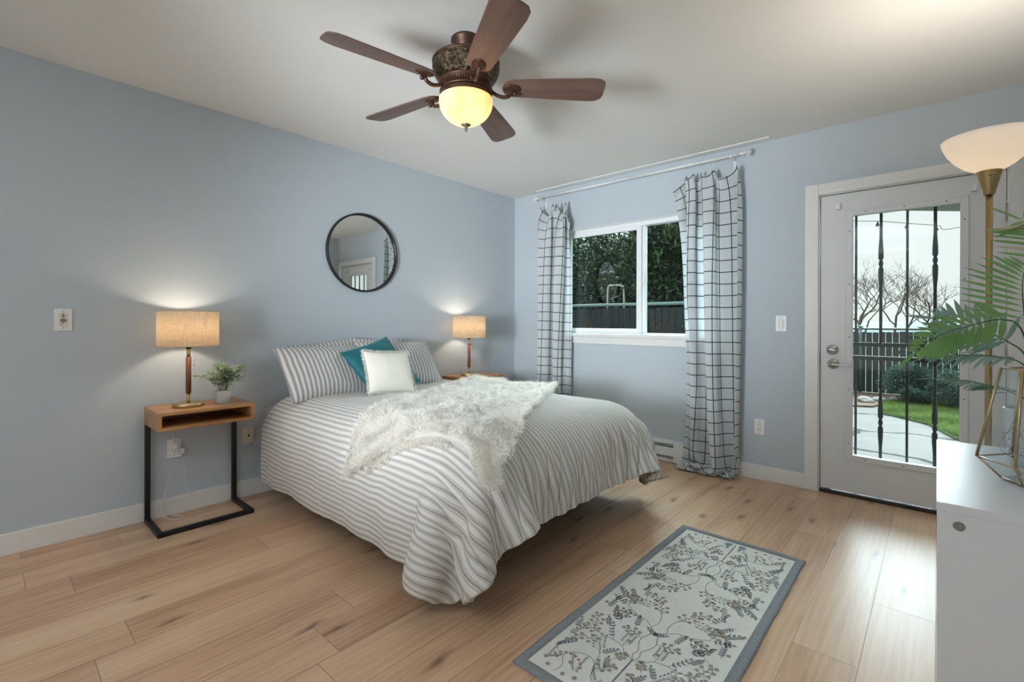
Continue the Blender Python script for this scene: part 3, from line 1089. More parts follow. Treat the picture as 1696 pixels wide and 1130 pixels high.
for k in range(30):
    a = random.uniform(0, 2 * PI); sp = random.uniform(.02, .125); hgt = random.uniform(.03, .13) * (1.25 - sp * 4) + .045
    b0 = Vector((math.cos(a) * .015, math.sin(a) * .015, .066)); b1 = Vector((math.cos(a) * sp * .6, math.sin(a) * sp * .6, .07 + hgt * .8)); b2 = Vector((math.cos(a) * sp, math.sin(a) * sp, .065 + hgt))
    if k < 2:
        b1, b2 = Vector((-.01, -.005 + k * .02, .13)), Vector((-.012, -.03 + k * .055, .215 - k * .02))
    P_ = spline([b0, b1, b2], 6)
    tube(bs, P_, .0011, 5)
    for i in range(3, len(P_)):
        d = (P_[i] - P_[i - 1]).normalized()
        for s in (-1, 1):
            sd = d.cross(Vector((random.uniform(-1, 1), random.uniform(-1, 1), 1))).normalized() * s
            leaf(bm, P_[i], d * .7 + sd + Vector((0, 0, random.uniform(-.2, .4))), Vector((0, 0, 1)), random.uniform(.020, .034), random.uniform(.012, .018), .25, mi=random.choice((0, 0, 1, 2)))
    leaf(bm, P_[-1], P_[-1] - P_[-2], Vector((1, 0, .3)), .025, .012, .2)
lm = [leaf_mat('sage_leaf', (146, 166, 142), (176, 192, 166)), leaf_mat('grey_green_leaf', (172, 182, 168), (200, 206, 188)), leaf_mat('lime_leaf', (176, 188, 134), (194, 204, 152))]
obj('foliage', bm, lm, pl, fix=False)
obj('stems', bs, mat('stem_green', (110, 128, 92), .7), pl)

# ------------------------------------------------------------------ round mirror on the left wall
mi_ = thing('round_mirror', 'round black framed mirror hanging on the left wall above the bed', 'mirror', (0, -1.785, 1.667))
MX = Matrix.Rotation(PI / 2, 4, 'Y')
bm = nb(); lathe(bm, [(.290, .004), (.290, .024), (.293, .028), (.301, .028), (.304, .024), (.304, .001), (.290, .001), (.290, .004)], 96, MX); obj('mirror_frame', bm, M_BLACK, mi_)
t = NT('silvered_glass'); b = t.n('BsdfGlossy', Roughness=.006, Color=(.80, .82, .82, 1)); M_MIRROR = t.done(b)
bm = nb(); lathe(bm, [(0, .008), (.291, .008)], 96, MX, smooth=False); obj('mirror_glass', bm, M_MIRROR, mi_)

# ------------------------------------------------------------------ wall plates
def plate(name, label, cat, loc, rz, m=M_PLAST, group=None):
    o = thing(name, label, cat, loc, rz, group)
    bm = nb(); bx(bm, -.035, .035, -.006, 0, -.057, .057, .003, 3)
    obj('cover_plate', bm, m, o)
    for z in (-.0415, .0415):
        bm = nb(); ball(bm, (0, -.006, z), .003, 8, sc=(1, .4, 1)); obj('screw', bm, M_GREYPL, o)
    return o
def duplex(o):
    bm = nb(); bx(bm, -.0165, .0165, -.009, -.005, -.033, .033, .002)
    f = obj('receptacle', bm, M_PLAST, o)
    bm = nb()
    for z in (-.019, .015):
        for x in (-.0065, .0065):
            bx(bm, x - .0012, x + .0012, -.0096, -.008, z, z + .008)
        lathe(bm, [(0, 0), (.0024, 0), (.0024, .002), (0, .002)], 10, Matrix.Translation((0, -.0079, z - .006)) @ MY)
    obj('slots', bm, M_DARK, f)
RW = PI / 2                                               # plates on the left wall face +x
o = plate('wall_outlet', 'white duplex outlet on the left wall under the nightstand', 'outlet', (0, -3.011, .386), RW); duplex(o)
o = plate('wall_outlet', 'white duplex outlet low on the wall between curtain and door', 'outlet', (2.379, 0, .380), 0); duplex(o)
o = plate('coax_plate', 'cream wall plate with a dark socket beside the bed head', 'wall plate', (0, -2.607, .391), RW, M_CREAM)
bm = nb(); lathe(bm, [(0, 0), (.006, 0), (.006, .006), (.0045, .006), (.0045, .001), (0, .001)], 14, Matrix.Translation((0, -.0055, 0)) @ MY); obj('socket', bm, M_DARK, o)
o = plate('light_switch', 'white rocker light switch on the wall left of the glass door', 'switch', (2.517, 0, 1.129), 0)
bm = nb(); bx(bm, -.0165, .0165, -.0085, -.005, -.033, .033, .002); bx(bm, -.013, .013, -.012, -.008, -.028, .028, .003, 2, Matrix.Rotation(R(4), 4, 'X')); obj('rocker', bm, M_PLAST, o)
o = plate('fan_control', 'white fan control plate with grey symbols on the left wall, far left', 'switch', (0, -3.487, 1.135), RW)
bm = nb(); bx(bm, -.0165, .0165, -.0085, -.005, -.034, .034, .002); f = obj('keypad', bm, M_CREAM, o)
bm = nb()
prism(bm, [(-.0035, .012), (.0035, .012), (.0045, .018), (.0042, .024), (.002, .030), (.001, .034), (-.001, .034), (-.002, .030), (-.0042, .024), (-.0045, .018)], .0012, Matrix.Translation((0, -.0084, 0)) @ MY)
prism(bm, [(.0125 * math.cos(2 * PI * k / 28), -.003 + .009 * math.sin(2 * PI * k / 28)) for k in range(28)], .0014, Matrix.Translation((0, -.0084, 0)) @ MY)
prism(bm, [(-.0035, -.012), (.0035, -.012), (.003, -.016), (-.003, -.016)], .0012, Matrix.Translation((0, -.0084, 0)) @ MY)
obj('symbols', bm, M_GREYPL, f)
bm = nb(); bx(bm, -.009, -.002, -.0096, -.008, -.0235, -.0195, .0004); obj('button', bm, mat('green_button', (70, 100, 84), .5), f)
bm = nb(); bx(bm, .001, .008, -.0096, -.008, -.0235, -.0195, .0004); obj('button', bm, M_PLAST, f)

# ------------------------------------------------------------------ baseboard heater
ht = thing('baseboard_heater', 'white electric baseboard heater under the window, behind the bed', 'heater', (1.45, 0, 0))
hx0, hx1 = -.59, .60
M_HEAT = mat('heater_enamel', (232, 234, 235), .35, var=.01)
def profile_x(bm, prof, x0, x1):
    prism(bm, prof, x1 - x0, Matrix.Translation((x0, 0, 0)) @ Matrix(((0, 0, 1, 0), (1, 0, 0, 0), (0, 1, 0, 0), (0, 0, 0, 1))))
bm = nb()
profile_x(bm, [(0, .012), (-.004, .012), (-.004, .165), (-.040, .165), (-.056, .158), (-.056, .152), (-.036, .156), (0, .170)], hx0, hx1)   # back and hood
profile_x(bm, [(-.052, .052), (-.060, .056), (-.060, .118), (-.052, .124), (-.050, .118), (-.056, .112), (-.056, .060)], hx0, hx1)         # front panel
profile_x(bm, [(0, .006), (-.050, .006), (-.052, .030), (-.048, .030), (-.046, .012), (0, .012)], hx0, hx1)                                  # bottom pan
obj('housing', bm, M_HEAT, ht)
for x0, x1 in ((hx0, hx0 + .10), (.31, hx1)):
    bm = nb(); bx(bm, x0, x1, -.0605, 0, .006, .166, .004); c_ = obj('end_cover', bm, M_HEAT, ht)
    bm = nb(); ball(bm, ((x0 + x1) / 2 + .1 if x1 == hx1 else x0 + .05, -.0605, .028), .004, 8); obj('screw', bm, M_GREYPL, c_)
bm = nb()
for k in range(90):
    x = hx0 + .11 + k * .0088
    if x < .30:
        bx(bm, x, x + .0012, -.045, -.006, .060, .120)
tube(bm, [(hx0 + .05, -.025, .09), (.32, -.025, .09)], .008, 8)
obj('heating_fins', bm, mat('grey_fins', (120, 124, 126), .45, .6), ht)

# ------------------------------------------------------------------ curtain rod, rings, curtains
rod = thing('curtain_rod', 'white curtain rod with square finials above the window', 'curtain rod', (1.37, -.09, 2.36))
rl = rod.location.copy()
bm = nb(); tube(bm, [(.40, -.09, 2.362), (1.40, -.09, 2.362)], .0095, 14); tube(bm, [(1.38, -.09, 2.362), (2.27, -.09, 2.362)], .0115, 14); obj('rod', bm, M_TRIM, rod, world=rl)
for x, s in ((.40, -1), (2.27, 1)):
    bm = nb()
    tube(bm, [(x, -.09, 2.362), (x + s * .02, -.09, 2.362), (x + s * .024, -.09, 2.362), (x + s * .034, -.09, 2.362)], [.0135, .0135, .009, .009], 14)
    t_ = bmesh.new(); bmesh.ops.create_cone(t_, cap_ends=True, segments=4, radius1=.012, radius2=.030, depth=.016); bmesh.ops.create_cone(t_, cap_ends=True, segments=4, radius1=.030, radius2=.004, depth=.02, matrix=Matrix.Translation((0, 0, .018)))
    t_.transform(Matrix.Translation((x + s * .042, -.09, 2.362)) @ Matrix.Rotation(s * PI / 2, 4, 'Y'))
    add(bm, t_)
    obj('finial', bm, M_TRIM, rod, world=rl, smooth=False)
for x in (.425, 2.205):
    bm = nb()
    bx(bm, x - .010, x + .010, -.006, 0, 2.28, 2.375, .002)
    bx(bm, x - .006, x + .006, -.10, -.004, 2.342, 2.350, .002)
    bx(bm, x - .006, x + .006, -.104, -.098, 2.342, 2.365, .002)
    obj('bracket', bm, M_TRIM, rod, world=rl)

def curtain_mat():
    def col(t):
        sp = t.n('SeparateXYZ')
        t.l(t.n('UVMap').outputs[0], sp.inputs[0])
        ks = []
        for ax, per in (('X', .092), ('Y', .0815)):
            f = t.math('FRACT', t.math('DIVIDE', sp.outputs[ax], per))
            d = t.math('MULTIPLY', t.math('ABSOLUTE', t.math('SUBTRACT', f, .5)), per)
            ks.append(t.math('LESS_THAN', d, .0030))
        k = t.math('MAXIMUM', *ks)
        wv = t.mix(t.noise(5, 3), L(226, 230, 232), L(236, 239, 240))
        return t.mix(t.math('MULTIPLY', k, .94), wv, L(24, 34, 44))
    return translucent_mat('windowpane_check_cotton', col, .42)
M_CURT = curtain_mat()

def px_x(px):                                              # along-the-wall position of the fold control points
    return 1.795 + (px - 1120) * .00448

def curtain(label, W, pins, seed, lim, drift=(0, 0), grp='grid check curtains'):
    """cloth hung from clip rings; pins: [(s along the cloth, x along the rod)]"""
    HC, n, m = 2.385, 112, 60
    r = np.random.default_rng(seed)
    sv = np.linspace(0, W, m)
    ps, px = np.array([p[0] for p in pins]), np.array([p[1] for p in pins])
    j_pin = [int(round(q / W * (m - 1))) for q in ps]
    # start from a pleated strip with the right arc length
    prof = np.zeros((m, 2))
    for k in range(len(pins) - 1):
        a, b = j_pin[k], j_pin[k + 1]
        ls, lx_ = sv[b] - sv[a], px[k + 1] - px[k]
        amp = math.sqrt(max(ls * ls - lx_ * lx_, 0)) / 2
        u = np.linspace(0, 1, b - a + 1)
        prof[a:b + 1, 0] = px[k] + lx_ * u
        prof[a:b + 1, 1] = amp * np.sin(PI * u) * (1 if k % 2 else -1)
    for k, e in ((0, -1), (-1, 1)):
        jj = j_pin[k]
        rng_ = range(jj - 1, -1, -1) if e < 0 else range(jj + 1, m)
        for q in rng_:
            prof[q] = (px[k] + e * abs(sv[q] - sv[jj]) * .75, -abs(sv[q] - sv[jj]) * .55 * (1 if e < 0 else -.6))
    z = 2.332 - np.linspace(0, HC, n)
    rest = np.zeros((n, m, 3))
    rest[..., 0] = sv[None, :]
    rest[..., 2] = z[:, None]
    P = np.zeros((n, m, 3))
    t = np.linspace(0, 1, n)[:, None]
    P[..., 0] = prof[None, :, 0] + drift[0] * t + drift[1] * t * np.linspace(-1, 1, m)[None, :]
    P[..., 1] = np.clip(-.100 + prof[None, :, 1] * 1.0, -.20, -.018) + r.normal(0, .0015, (n, m))
    P[..., 2] = np.maximum(z[:, None], .02)
    pid = np.array(j_pin)
    def col(F):
        X = F.reshape(n, m, 3)
        X[0, pid, 0] = px
        X[0, pid, 1] = -.092
        X[0, pid, 2] = 2.330
        F[:, 1] = np.clip(F[:, 1], -.21, -.016)
        F[:, 0] = np.clip(F[:, 0], np.interp(F[:, 2], lim[0], lim[1]), np.interp(F[:, 2], lim[0], lim[2]))
        X[:, 0, 0] = np.minimum(X[:, 0, 0], np.interp(X[:, 0, 2], lim[0], lim[1]) + .025)
        X[:, -1, 0] = np.maximum(X[:, -1, 0], np.interp(X[:, -1, 2], lim[0], lim[2]) - .025)
        st = (F[:, 2] > .90) & (F[:, 2] < 1.05) & (F[:, 0] < 2.14) & (F[:, 0] > .56)
        F[st, 1] = np.minimum(F[st, 1], -.044)
        ht_ = (F[:, 2] < .19) & (F[:, 0] < 2.07)
        F[ht_, 1] = np.minimum(F[ht_, 1], -.070)
        g = F[:, 2] < .006
        F[g, 2] = .006
        return g
    X = cloth(rest, 1, 1, col, 300, 5, ks=(1, .5, .25), dt=1 / 200, damp=.975, fric=.1, start=P)
    X = smooth_grid(X, 1)
    uv = np.stack([rest[..., 0] + seed * .031, rest[..., 2]], -1).reshape(-1, 2)
    o = npmesh('curtain', X.reshape(-1, 3), grid_faces(n, m), M_CURT, uv=uv)
    mod(o, 'SUBSURF', levels=1, render_levels=1)
    mod(o, 'SOLIDIFY', thickness=.0012, offset=0)
    tag(o, label, 'curtain', grp)
    return X

curtain('white check curtain hanging to the floor at the right of the window', .98, [(.17, px_x(1138)), (.32, px_x(1151)), (.46, px_x(1163)), (.64, px_x(1185)), (.92, px_x(1222))], 2, ([0, .12, .85, 1.4, 2.15, 2.34], [1.835, 1.845, 1.87, 1.84, 1.775, 1.775], [2.25, 2.265, 2.275, 2.295, 2.285, 2.29]))
lx = lambda t_: .395 + t_ * .385
curtain('white check curtain at the left of the window, behind the bed', .84, [(.03, lx(.05)), (.28, lx(.45)), (.46, lx(.62)), (.68, lx(.84))], 5, ([0, .6, 1.4, 2.2, 2.34], [.37, .372, .41, .405, .39], [.785, .79, .805, .79, .80]))

M_RING = mat('pale_grey_ring', (206, 206, 203), .4, var=.02)
ring0 = None
for i, (x, lab) in enumerate([(px_x(p), l) for p, l in ((1138, 'leftmost curtain ring of the right curtain'), (1151, 'second curtain ring from the left of the right curtain'), (1163, 'third curtain ring from the left of the right curtain'), (1185, 'fourth curtain ring from the left of the right curtain'), (1222, 'rightmost curtain ring, by the finial at the right'))]
                               + [(lx(.05), 'leftmost curtain ring, by the finial near the room corner'), (lx(.45), 'second curtain ring from the left of the left curtain'), (lx(.62), 'third curtain ring from the left of the left curtain'), (lx(.84), 'rightmost curtain ring of the left curtain')]):
    if ring0 is None:
        bm = nb()
        tube(bm, [(0, .0165 * math.sin(2 * PI * k / 28), .0165 * math.cos(2 * PI * k / 28)) for k in range(28)], .0019, 7, closed=True)
        tube(bm, [(0, 0, -.0165), (0, 0, -.026), (0, -.004, -.030)], .0012, 6)
        ring0 = ob = obj('curtain_ring', bm, M_RING)
    else:
        ob = ring0.copy(); link(ob)
    ob.location = (x, -.09, 2.3575)
    ob.rotation_euler = (0, 0, R(random.uniform(-14, 14)))
    tag(ob, lab, 'curtain ring', 'curtain rings on the white rod')

# ------------------------------------------------------------------ ceiling fan
M_BRONZE = mat('oiled_bronze', (84, 58, 44), .42, .55, var=.18, vscale=25)
def carved():
    t = NT('carved_bronze')
    tc = t.n('TexCoord').outputs['Object']
    v = t.n('TexVoronoi', Scale=55.0)
    t.l(tc, v.inputs['Vector'])
    n = t.noise(40, 5)
    c = t.ramp(t.math('MULTIPLY_ADD', n, .4, v.outputs['Distance']), (.2, L(24, 18, 14)), (.55, L(64, 44, 30)), (.9, L(92, 80, 60)))
    b = t.bsdf(c, .5, .4)
    t.bump(b, t.math('ADD', v.outputs['Distance'], n), .9, .012)
    return t.done(b)
M_CARVED = carved()
M_BLADE = wood_mat('walnut_blade', (92, 70, 62), (108, 84, 74), (124, 98, 86), axis=0, rough=.42)
fan = thing('ceiling_fan', 'five blade bronze and walnut ceiling fan with a lit glass bowl', 'ceiling fan', (1.705, -2.268, 2.44))
bm = nb(); lathe(bm, [(0, 0), (.070, 0), (.071, -.008), (.066, -.014), (.062, -.020), (.058, -.034), (.046, -.056), (.041, -.062), (.043, -.066), (.040, -.085), (.042, -.092), (0, -.092)], 48); obj('canopy', bm, M_BRONZE, fan)
bm = nb(); lathe(bm, [(0, -.090), (.11, -.092), (.150, -.102), (.157, -.110), (.155, -.118), (0, -.118)], 64); obj('motor_cap', bm, M_BRONZE, fan)
bm = nb(); lathe(bm, [(.152, -.117), (.156, -.135), (.150, -.160), (.136, -.185), (.122, -.200), (.0, -.200)], 64); obj('motor_housing', bm, M_CARVED, fan)
bm = nb()
lathe(bm, [(.118, -.198), (.124, -.203), (.122, -.209), (.112, -.212), (.112, -.236), (.120, -.240), (.122, -.247), (.117, -.250), (0, -.250)], 64)
for k in range(64):
    a = 2 * PI * k / 64
    tube(bm, [(.1125 * math.cos(a), .1125 * math.sin(a), -.213), (.1125 * math.cos(a), .1125 * math.sin(a), -.235)], .0036, 5, cap=False)
obj('fluted_band', bm, M_BRONZE, fan)
bm = nb(); lathe(bm, [(.090, -.249), (.118, -.251), (.121, -.262), (.117, -.270), (.119, -.276), (.112, -.279), (.09, -.279)], 64); obj('light_fitter', bm, M_BRONZE, fan)
def alabaster(t):
    n = t.noise(1, 4, mapscale=(9, 9, 3), rough=.6)
    return t.ramp(n, (.35, L(246, 214, 172)), (.65, L(255, 240, 214)))
M_BOWL = translucent_mat('amber_alabaster_glass', alabaster, .62, .4)
bm = nb()
pr = [(.116, -.272)] + [(.124 * math.cos(a), -.288 - .108 * math.sin(a)) for a in [R(x) for x in range(-6, 87, 6)]] + [(.012, -.396)]
lathe(bm, pr, 64)
bw = obj('glass_bowl', bm, M_BOWL, fan)
mod(bw, 'SOLIDIFY', thickness=.003, offset=-1)
bm = nb(); lathe(bm, [(0, -.388), (.022, -.390), (.023, -.395), (.012, -.401), (.006, -.406), (.008, -.413), (.007, -.420), (.002, -.427), (0, -.428)], 24); obj('finial', bm, mat('aged_pewter', (120, 112, 98), .4, .6, var=.1), fan)
for a in (.3, 3.44):
    bm = nb(); ball(bm, (.045 * math.cos(a), .045 * math.sin(a), -.318), .020, 12, sc=(1, 1, 1.25)); obj('bulb', bm, M_BULB, fan)
    l_ = light('fan_light', 'POINT', (.045 * math.cos(a), .045 * math.sin(a), -.318), BULB_FAN / 2, WARM2, shadow_soft_size=.029); l_.parent = fan
for k, ang in enumerate([44 + 72 * i for i in range(5)]):
    MB_ = Matrix.Rotation(R(ang), 4, 'Z')
    pitch = Matrix.Translation((0, 0, -.222)) @ Matrix.Rotation(R(-13), 4, 'X')
    bm = nb()
    out = []
    for s in (1, -1):
        q = [(.175, .030), (.188, .047), (.215, .056), (.40, .066), (.58, .074), (.618, .071), (.640, .055), (.646, .030)]
        out += [(x, y * s) for x, y in (q if s > 0 else q[::-1])]
    out += [(.170, -.010), (.170, .010)]
    prism(bm, out, .006)
    bmesh.ops.bevel(bm, geom=[e for e in bm.edges if e.calc_length() > .005 and abs(e.verts[0].co.z - e.verts[1].co.z) < 1e-4], offset=.0015, segments=2, affect='EDGES')
    bl_ = obj('fan_blade', bm, M_BLADE, fan)
    bl_.matrix_basis = MB_ @ pitch
    bm = nb()
    ir = nb(); tube(ir, spline([(.112, 0, -.232), (.140, 0, -.252), (.172, 0, -.262), (.200, 0, -.256), (.214, 0, -.238), (.215, 0, -.228)], 6), [.0085] * 30 + [.010], 10)
    add(bm, ir, MB_)
    sc_ = nb(); ball(sc_, (.226, 0, -.246), .0105, 12); ball(sc_, (.112, 0, -.232), .013, 12); add(bm, sc_, MB_)
    pl_ = nb(); lathe(pl_, [(0, -.010), (.022, -.010), (.034, -.004), (.038, -.001), (0, -.001)], 28, Matrix.Translation((.212, 0, 0)) @ Matrix.Diagonal((1.15, .8, 1, 1))); add(bm, pl_, MB_ @ pitch)
    bm.transform((MB_ @ pitch).inverted())
    obj('blade_iron', bm, M_BRONZE, bl_)

# ------------------------------------------------------------------ rug
rug = thing('rug', 'cream runner rug with a vine and flower pattern and grey blue border', 'rug', (2.583, -1.875, 0))
RWd, RLn = .588, 1.422
M_RPILE = mat('rug_cream_pile', (224, 222, 216), .95, spec=.1, var=.04, vscale=22, bump=.3, bscale=420, bdist=.002)
M_RBORD = mat('rug_border_grey_blue', (150, 153, 157), .95, spec=.1, var=.24, vscale=160, bump=.3, bscale=420, bdist=.002)
M_RV = [mat('rug_vine_grey', (146, 148, 148), .95, spec=.1), mat('rug_leaf_slate', (136, 144, 149), .95, spec=.1, var=.12, vscale=60), mat('rug_leaf_teal', (132, 156, 162), .95, spec=.1, var=.12, vscale=60), mat('rug_flower_brown', (174, 159, 141), .95, spec=.1, var=.14, vscale=60), mat('rug_flower_taupe', (182, 172, 158), .95, spec=.1)]
def ribbon(bm, pts, wd, z, mi):
    P_ = [Vector((p[0], p[1], 0)) for p in pts]
    prev = None
    for i, p in enumerate(P_):
        d = (P_[min(i + 1, len(P_) - 1)] - P_[max(i - 1, 0)])
        if d.length < 1e-6:
            continue
        d.normalize()
        s = Vector((-d.y, d.x, 0)) * wd / 2
        row = (bm.verts.new((p.x - s.x, p.y - s.y, z)), bm.verts.new((p.x + s.x, p.y + s.y, z)))
        if prev:
            f = bm.faces.new((prev[0], prev[1], row[1], row[0])); f.material_index = mi
        prev = row
def leaf2(bm, p, a, ln, wd, z, mi):
    c, s = math.cos(a), math.sin(a)
    q = [(0, 0), (.3, .42), (.62, .40), (1, 0), (.62, -.40), (.3, -.42)]
    f = bm.faces.new([bm.verts.new((p[0] + c * x * ln - s * y * wd, p[1] + s * x * ln + c * y * wd, z)) for x, y in q]); f.material_index = mi
def rosette(bm, p, r, z, mi, core=True):
    n = 20
    f = bm.faces.new([bm.verts.new((p[0] + r * (1 + .10 * math.cos(5 * 2 * PI * k / n)) * math.cos(2 * PI * k / n), p[1] + r * (1 + .10 * math.cos(5 * 2 * PI * k / n)) * math.sin(2 * PI * k / n), z)) for k in range(n)]); f.material_index = mi + 1
    if core:
        f = bm.faces.new([bm.verts.new((p[0] + r * .45 * math.cos(2 * PI * k / 10), p[1] + r * .45 * math.sin(2 * PI * k / 10), z + .0002)) for k in range(10)]); f.material_index = 1
def sprig(bm, p, a, ln, kind, rnd, z=.0070):
    """a curved stem with leaves and flowers; kind 0 slate leaves, 1 teal spray, 2 flower stalks, 3 fir twig, 4 big feather leaf"""
    c, s = math.cos(a), math.sin(a)
    bend = rnd.uniform(-.35, .35)
    W_ = lambda u, v=0: (p[0] + c * u * ln - s * (v + bend * u * u) * ln, p[1] + s * u * ln + c * (v + bend * u * u) * ln)
    ribbon(bm, [W_(i / 8) for i in range(9)], .0020, z, 1)
    if kind == 0:
        for i, u in enumerate((.25, .45, .65, .85)):
            for sg in (-1, 1):
                leaf2(bm, W_(u), a + sg * .8 + bend * u, .017, .009, z, 2)
        leaf2(bm, W_(1), a + bend, .02, .011, z, 2)
    elif kind == 1:
        for i in range(5):
            u = .3 + i * .16
            for sg in (-1, 1):
                q = W_(u, sg * .16)
                ribbon(bm, [W_(u - .06), q], .0014, z, 1)
                leaf2(bm, q, a + sg * .55, .015, .0085, z, 3)
        leaf2(bm, W_(1), a, .017, .009, z, 3)
    elif kind == 2:
        for i, (u, v) in enumerate(((.35, .22), (.45, -.24), (.65, .26), (.75, -.22), (1.0, .12), (1.05, -.12))):
            q = W_(u, v)
            ribbon(bm, [W_(max(0, u - .2)), q], .0014, z, 1)
            rosette(bm, q, .0078, z + .0001, 3)
            leaf2(bm, W_(u * .8), a + (1 if v > 0 else -1) * 1.0, .012, .006, z, 2)
    elif kind == 3:
        for i in range(9):
            u = .1 + i * .1
            for sg in (-1, 1):
                leaf2(bm, W_(u), a + sg * .6, .010, .0035, z, 1)
    else:
        for i in range(5):
            u = .15 + i * .19
            for sg in (-1, 1):
                leaf2(bm, W_(u), a + sg * (.75 - .08 * i), .026 - .002 * i, .012, z, 2)
        leaf2(bm, W_(1), a, .022, .012, z, 2)
def quarter(bm):
    rnd = random.Random(11)
    z = .0069
    V2 = lambda q: [(p.x, p.y) for p in spline([(x, y, 0) for x, y in q], 8)]
    for q, wd in (([(0, 0.02), (.002, .10), (-.001, .19), (0, .235)], .0034), ([(0, .235), (.012, .262), (.006, .29), (.022, .325), (.028, .36), (.016, .40), (.030, .44)], .0034),
                  ([(0, .235), (.035, .248), (.06, .275), (.10, .285), (.15, .283), (.19, .30)], .0030), ([(.03, .44), (.065, .468), (.11, .475), (.16, .505)], .0028), ([(.03, .44), (.02, .48), (.03, .53), (.06, .565)], .0026),
                  ([(.19, .30), (.222, .33), (.22, .37), (.19, .40)], .0022), ([(.17, .02), (.165, .06), (.19, .105), (.168, .14), (.12, .155), (.085, .135), (.07, .09)], .0028),
                  ([(.19, .105), (.225, .115), (.235, .15)], .0022), ([(.02, .05), (.06, .075), (.075, .11), (.10, .19), (.12, .23)], .0028)):
        ribbon(bm, V2(q), wd, z, 1)
    S_ = [(.028, .36, .3, .075, 2), (.016, .40, 2.6, .05, 0), (.10, .285, .75, .085, 0), (.15, .283, .2, .075, 2), (.19, .30, 1.2, .085, 2), (.06, .275, 1.5, .075, 1), (.065, .468, .1, .09, 0), (.11, .475, -.4, .08, 2),
          (.16, .505, .3, .075, 0), (.16, .505, 1.2, .08, 2), (.06, .565, .2, .10, 1), (.03, .53, 1.2, .09, 2), (.055, .60, .9, .08, 2), (.10, .19, .9, .095, 1), (.10, .19, 2.0, .06, 0), (.12, .23, .3, .085, 2), (.075, .11, 1.9, .07, 2),
          (.13, .395, .6, .085, 4), (.20, .215, -1.2, .075, 4), (.19, .40, 2.5, .07, 0), (.225, .44, 1.9, .06, 0), (.20, .56, .9, .085, 4), (.13, .60, 1.2, .08, 0), (.21, .64, -1.9, .06, 0),
          (.168, .14, -1.9, .085, 3), (.12, .155, -1.5, .09, 3), (.085, .135, -1.9, .07, 3), (.19, .105, -.8, .05, 3), (.235, .15, -1.6, .09, 3), (.235, .20, 1.5, .07, 0), (.045, .135, 1.2, .055, 0), (.15, .34, .9, .05, 0), (.24, .25, 1.3, .06, 0),
          (.05, .20, 1.9, .05, 2), (.075, .40, 1.4, .06, 0), (.12, .555, .4, .07, 2), (.22, .50, 1.5, .06, 0)]
    for x, y, a, ln, k in S_:
        sprig(bm, (x, y), a, ln, k, rnd)
    for x, y in ((.205, .035), (.14, .03), (.232, .06), (.10, .04), (.15, .09), (.205, .085), (.23, .18), (.085, .16), (.055, .315), (.24, .47), (.18, .45), (.24, .60), (.165, .655)):
        rosette(bm, (x, y), .0085, z + .0002, 3)
    for k in range(9):                                     # beaded arc in the corner
        a = R(15 + k * 17)
        rosette(bm, (.165 + .062 * math.cos(a), .055 + .07 * math.sin(a)), .0065, z + .0002, 3, False)
    # bird beside the trunk
    b = [(.018, .02), (.040, .018), (.052, .030), (.050, .044), (.040, .056), (.034, .068), (.036, .078), (.030, .084), (.022, .080), (.016, .076), (.024, .072), (.024, .060), (.018, .044), (.014, .030)]
    f = bm.faces.new([bm.verts.new((x, y, z + .0003)) for x, y in b]); f.material_index = 3
    for k in range(3):
        ribbon(bm, [(.030, .083), (.026 + k * .005, .094)], .001, z, 1)
bm = nb()
bd = .036
nx_, ny_ = 22, 50
def wave(x, y):
    e = max(abs(x) / (RWd / 2), abs(y) / (RLn / 2))
    return .0035 * max(0, noise.noise(Vector((x * 4, y * 5, 4)))) * (e ** 3)
bx(bm, -RWd / 2 + bd - .002, RWd / 2 - bd + .002, -RLn / 2 + bd - .002, RLn / 2 - bd + .002, .001, .0065)
for sx in (1, -1):
    for sy in (1, -1):
        t_ = nb()
        quarter(t_)
        t_.transform(Matrix(((sx * .97, 0, 0, 0), (0, sy, 0, -sy * (RLn / 2 - bd + .004)), (0, 0, 1, 0), (0, 0, 0, 1))))
        keep = [f for f in t_.faces if max(abs(v.co.x) for v in f.verts) < RWd / 2 - bd and max(abs(v.co.y) for v in f.verts) < RLn / 2 - bd]
        idx = {}
        for f in keep:
            vs = []
            for v in f.verts:
                if v not in idx:
                    idx[v] = bm.verts.new(v.co)
                vs.append(idx[v])
            try:
                g = bm.faces.new(vs); g.material_index = f.material_index
            except ValueError:
                pass
        t_.free()
for f in bm.faces:
    f.normal_update()
    if f.material_index and f.normal.z < 0:
        f.normal_flip()
pile = obj('pile', bm, [M_RPILE] + M_RV, rug, fix=False)
V_, F_ = [], []
per = []
for k in range(60):
    per.append((-RWd / 2 + RWd * k / 60, -RLn / 2, 0, 1))
for k in range(140):
    per.append((RWd / 2, -RLn / 2 + RLn * k / 140, -1, 0))
for k in range(60):
    per.append((RWd / 2 - RWd * k / 60, RLn / 2, 0, -1))
for k in range(140):
    per.append((-RWd / 2, RLn / 2 - RLn * k / 140, 1, 0))
bm = nb()
rows = []
for x, y, ix, iy in per:
    ex = x + .0035 * noise.noise(Vector((x * 9, y * 9, 1)))
    ey = y + .0035 * noise.noise(Vector((x * 9, y * 9, 7)))
    lim = lambda q, h: max(-h, min(h, q))
    inx, iny = lim(x, RWd / 2 - bd), lim(y, RLn / 2 - bd)
    h = .0075 + wave(x, y)
    rows.append([bm.verts.new(p) for p in ((ex, ey, .0005), (ex, ey, h), (ex * .7 + inx * .3, ey * .7 + iny * .3, .0078 + wave(x, y) * .5), (inx, iny, .0072), (inx, iny, .0005))])
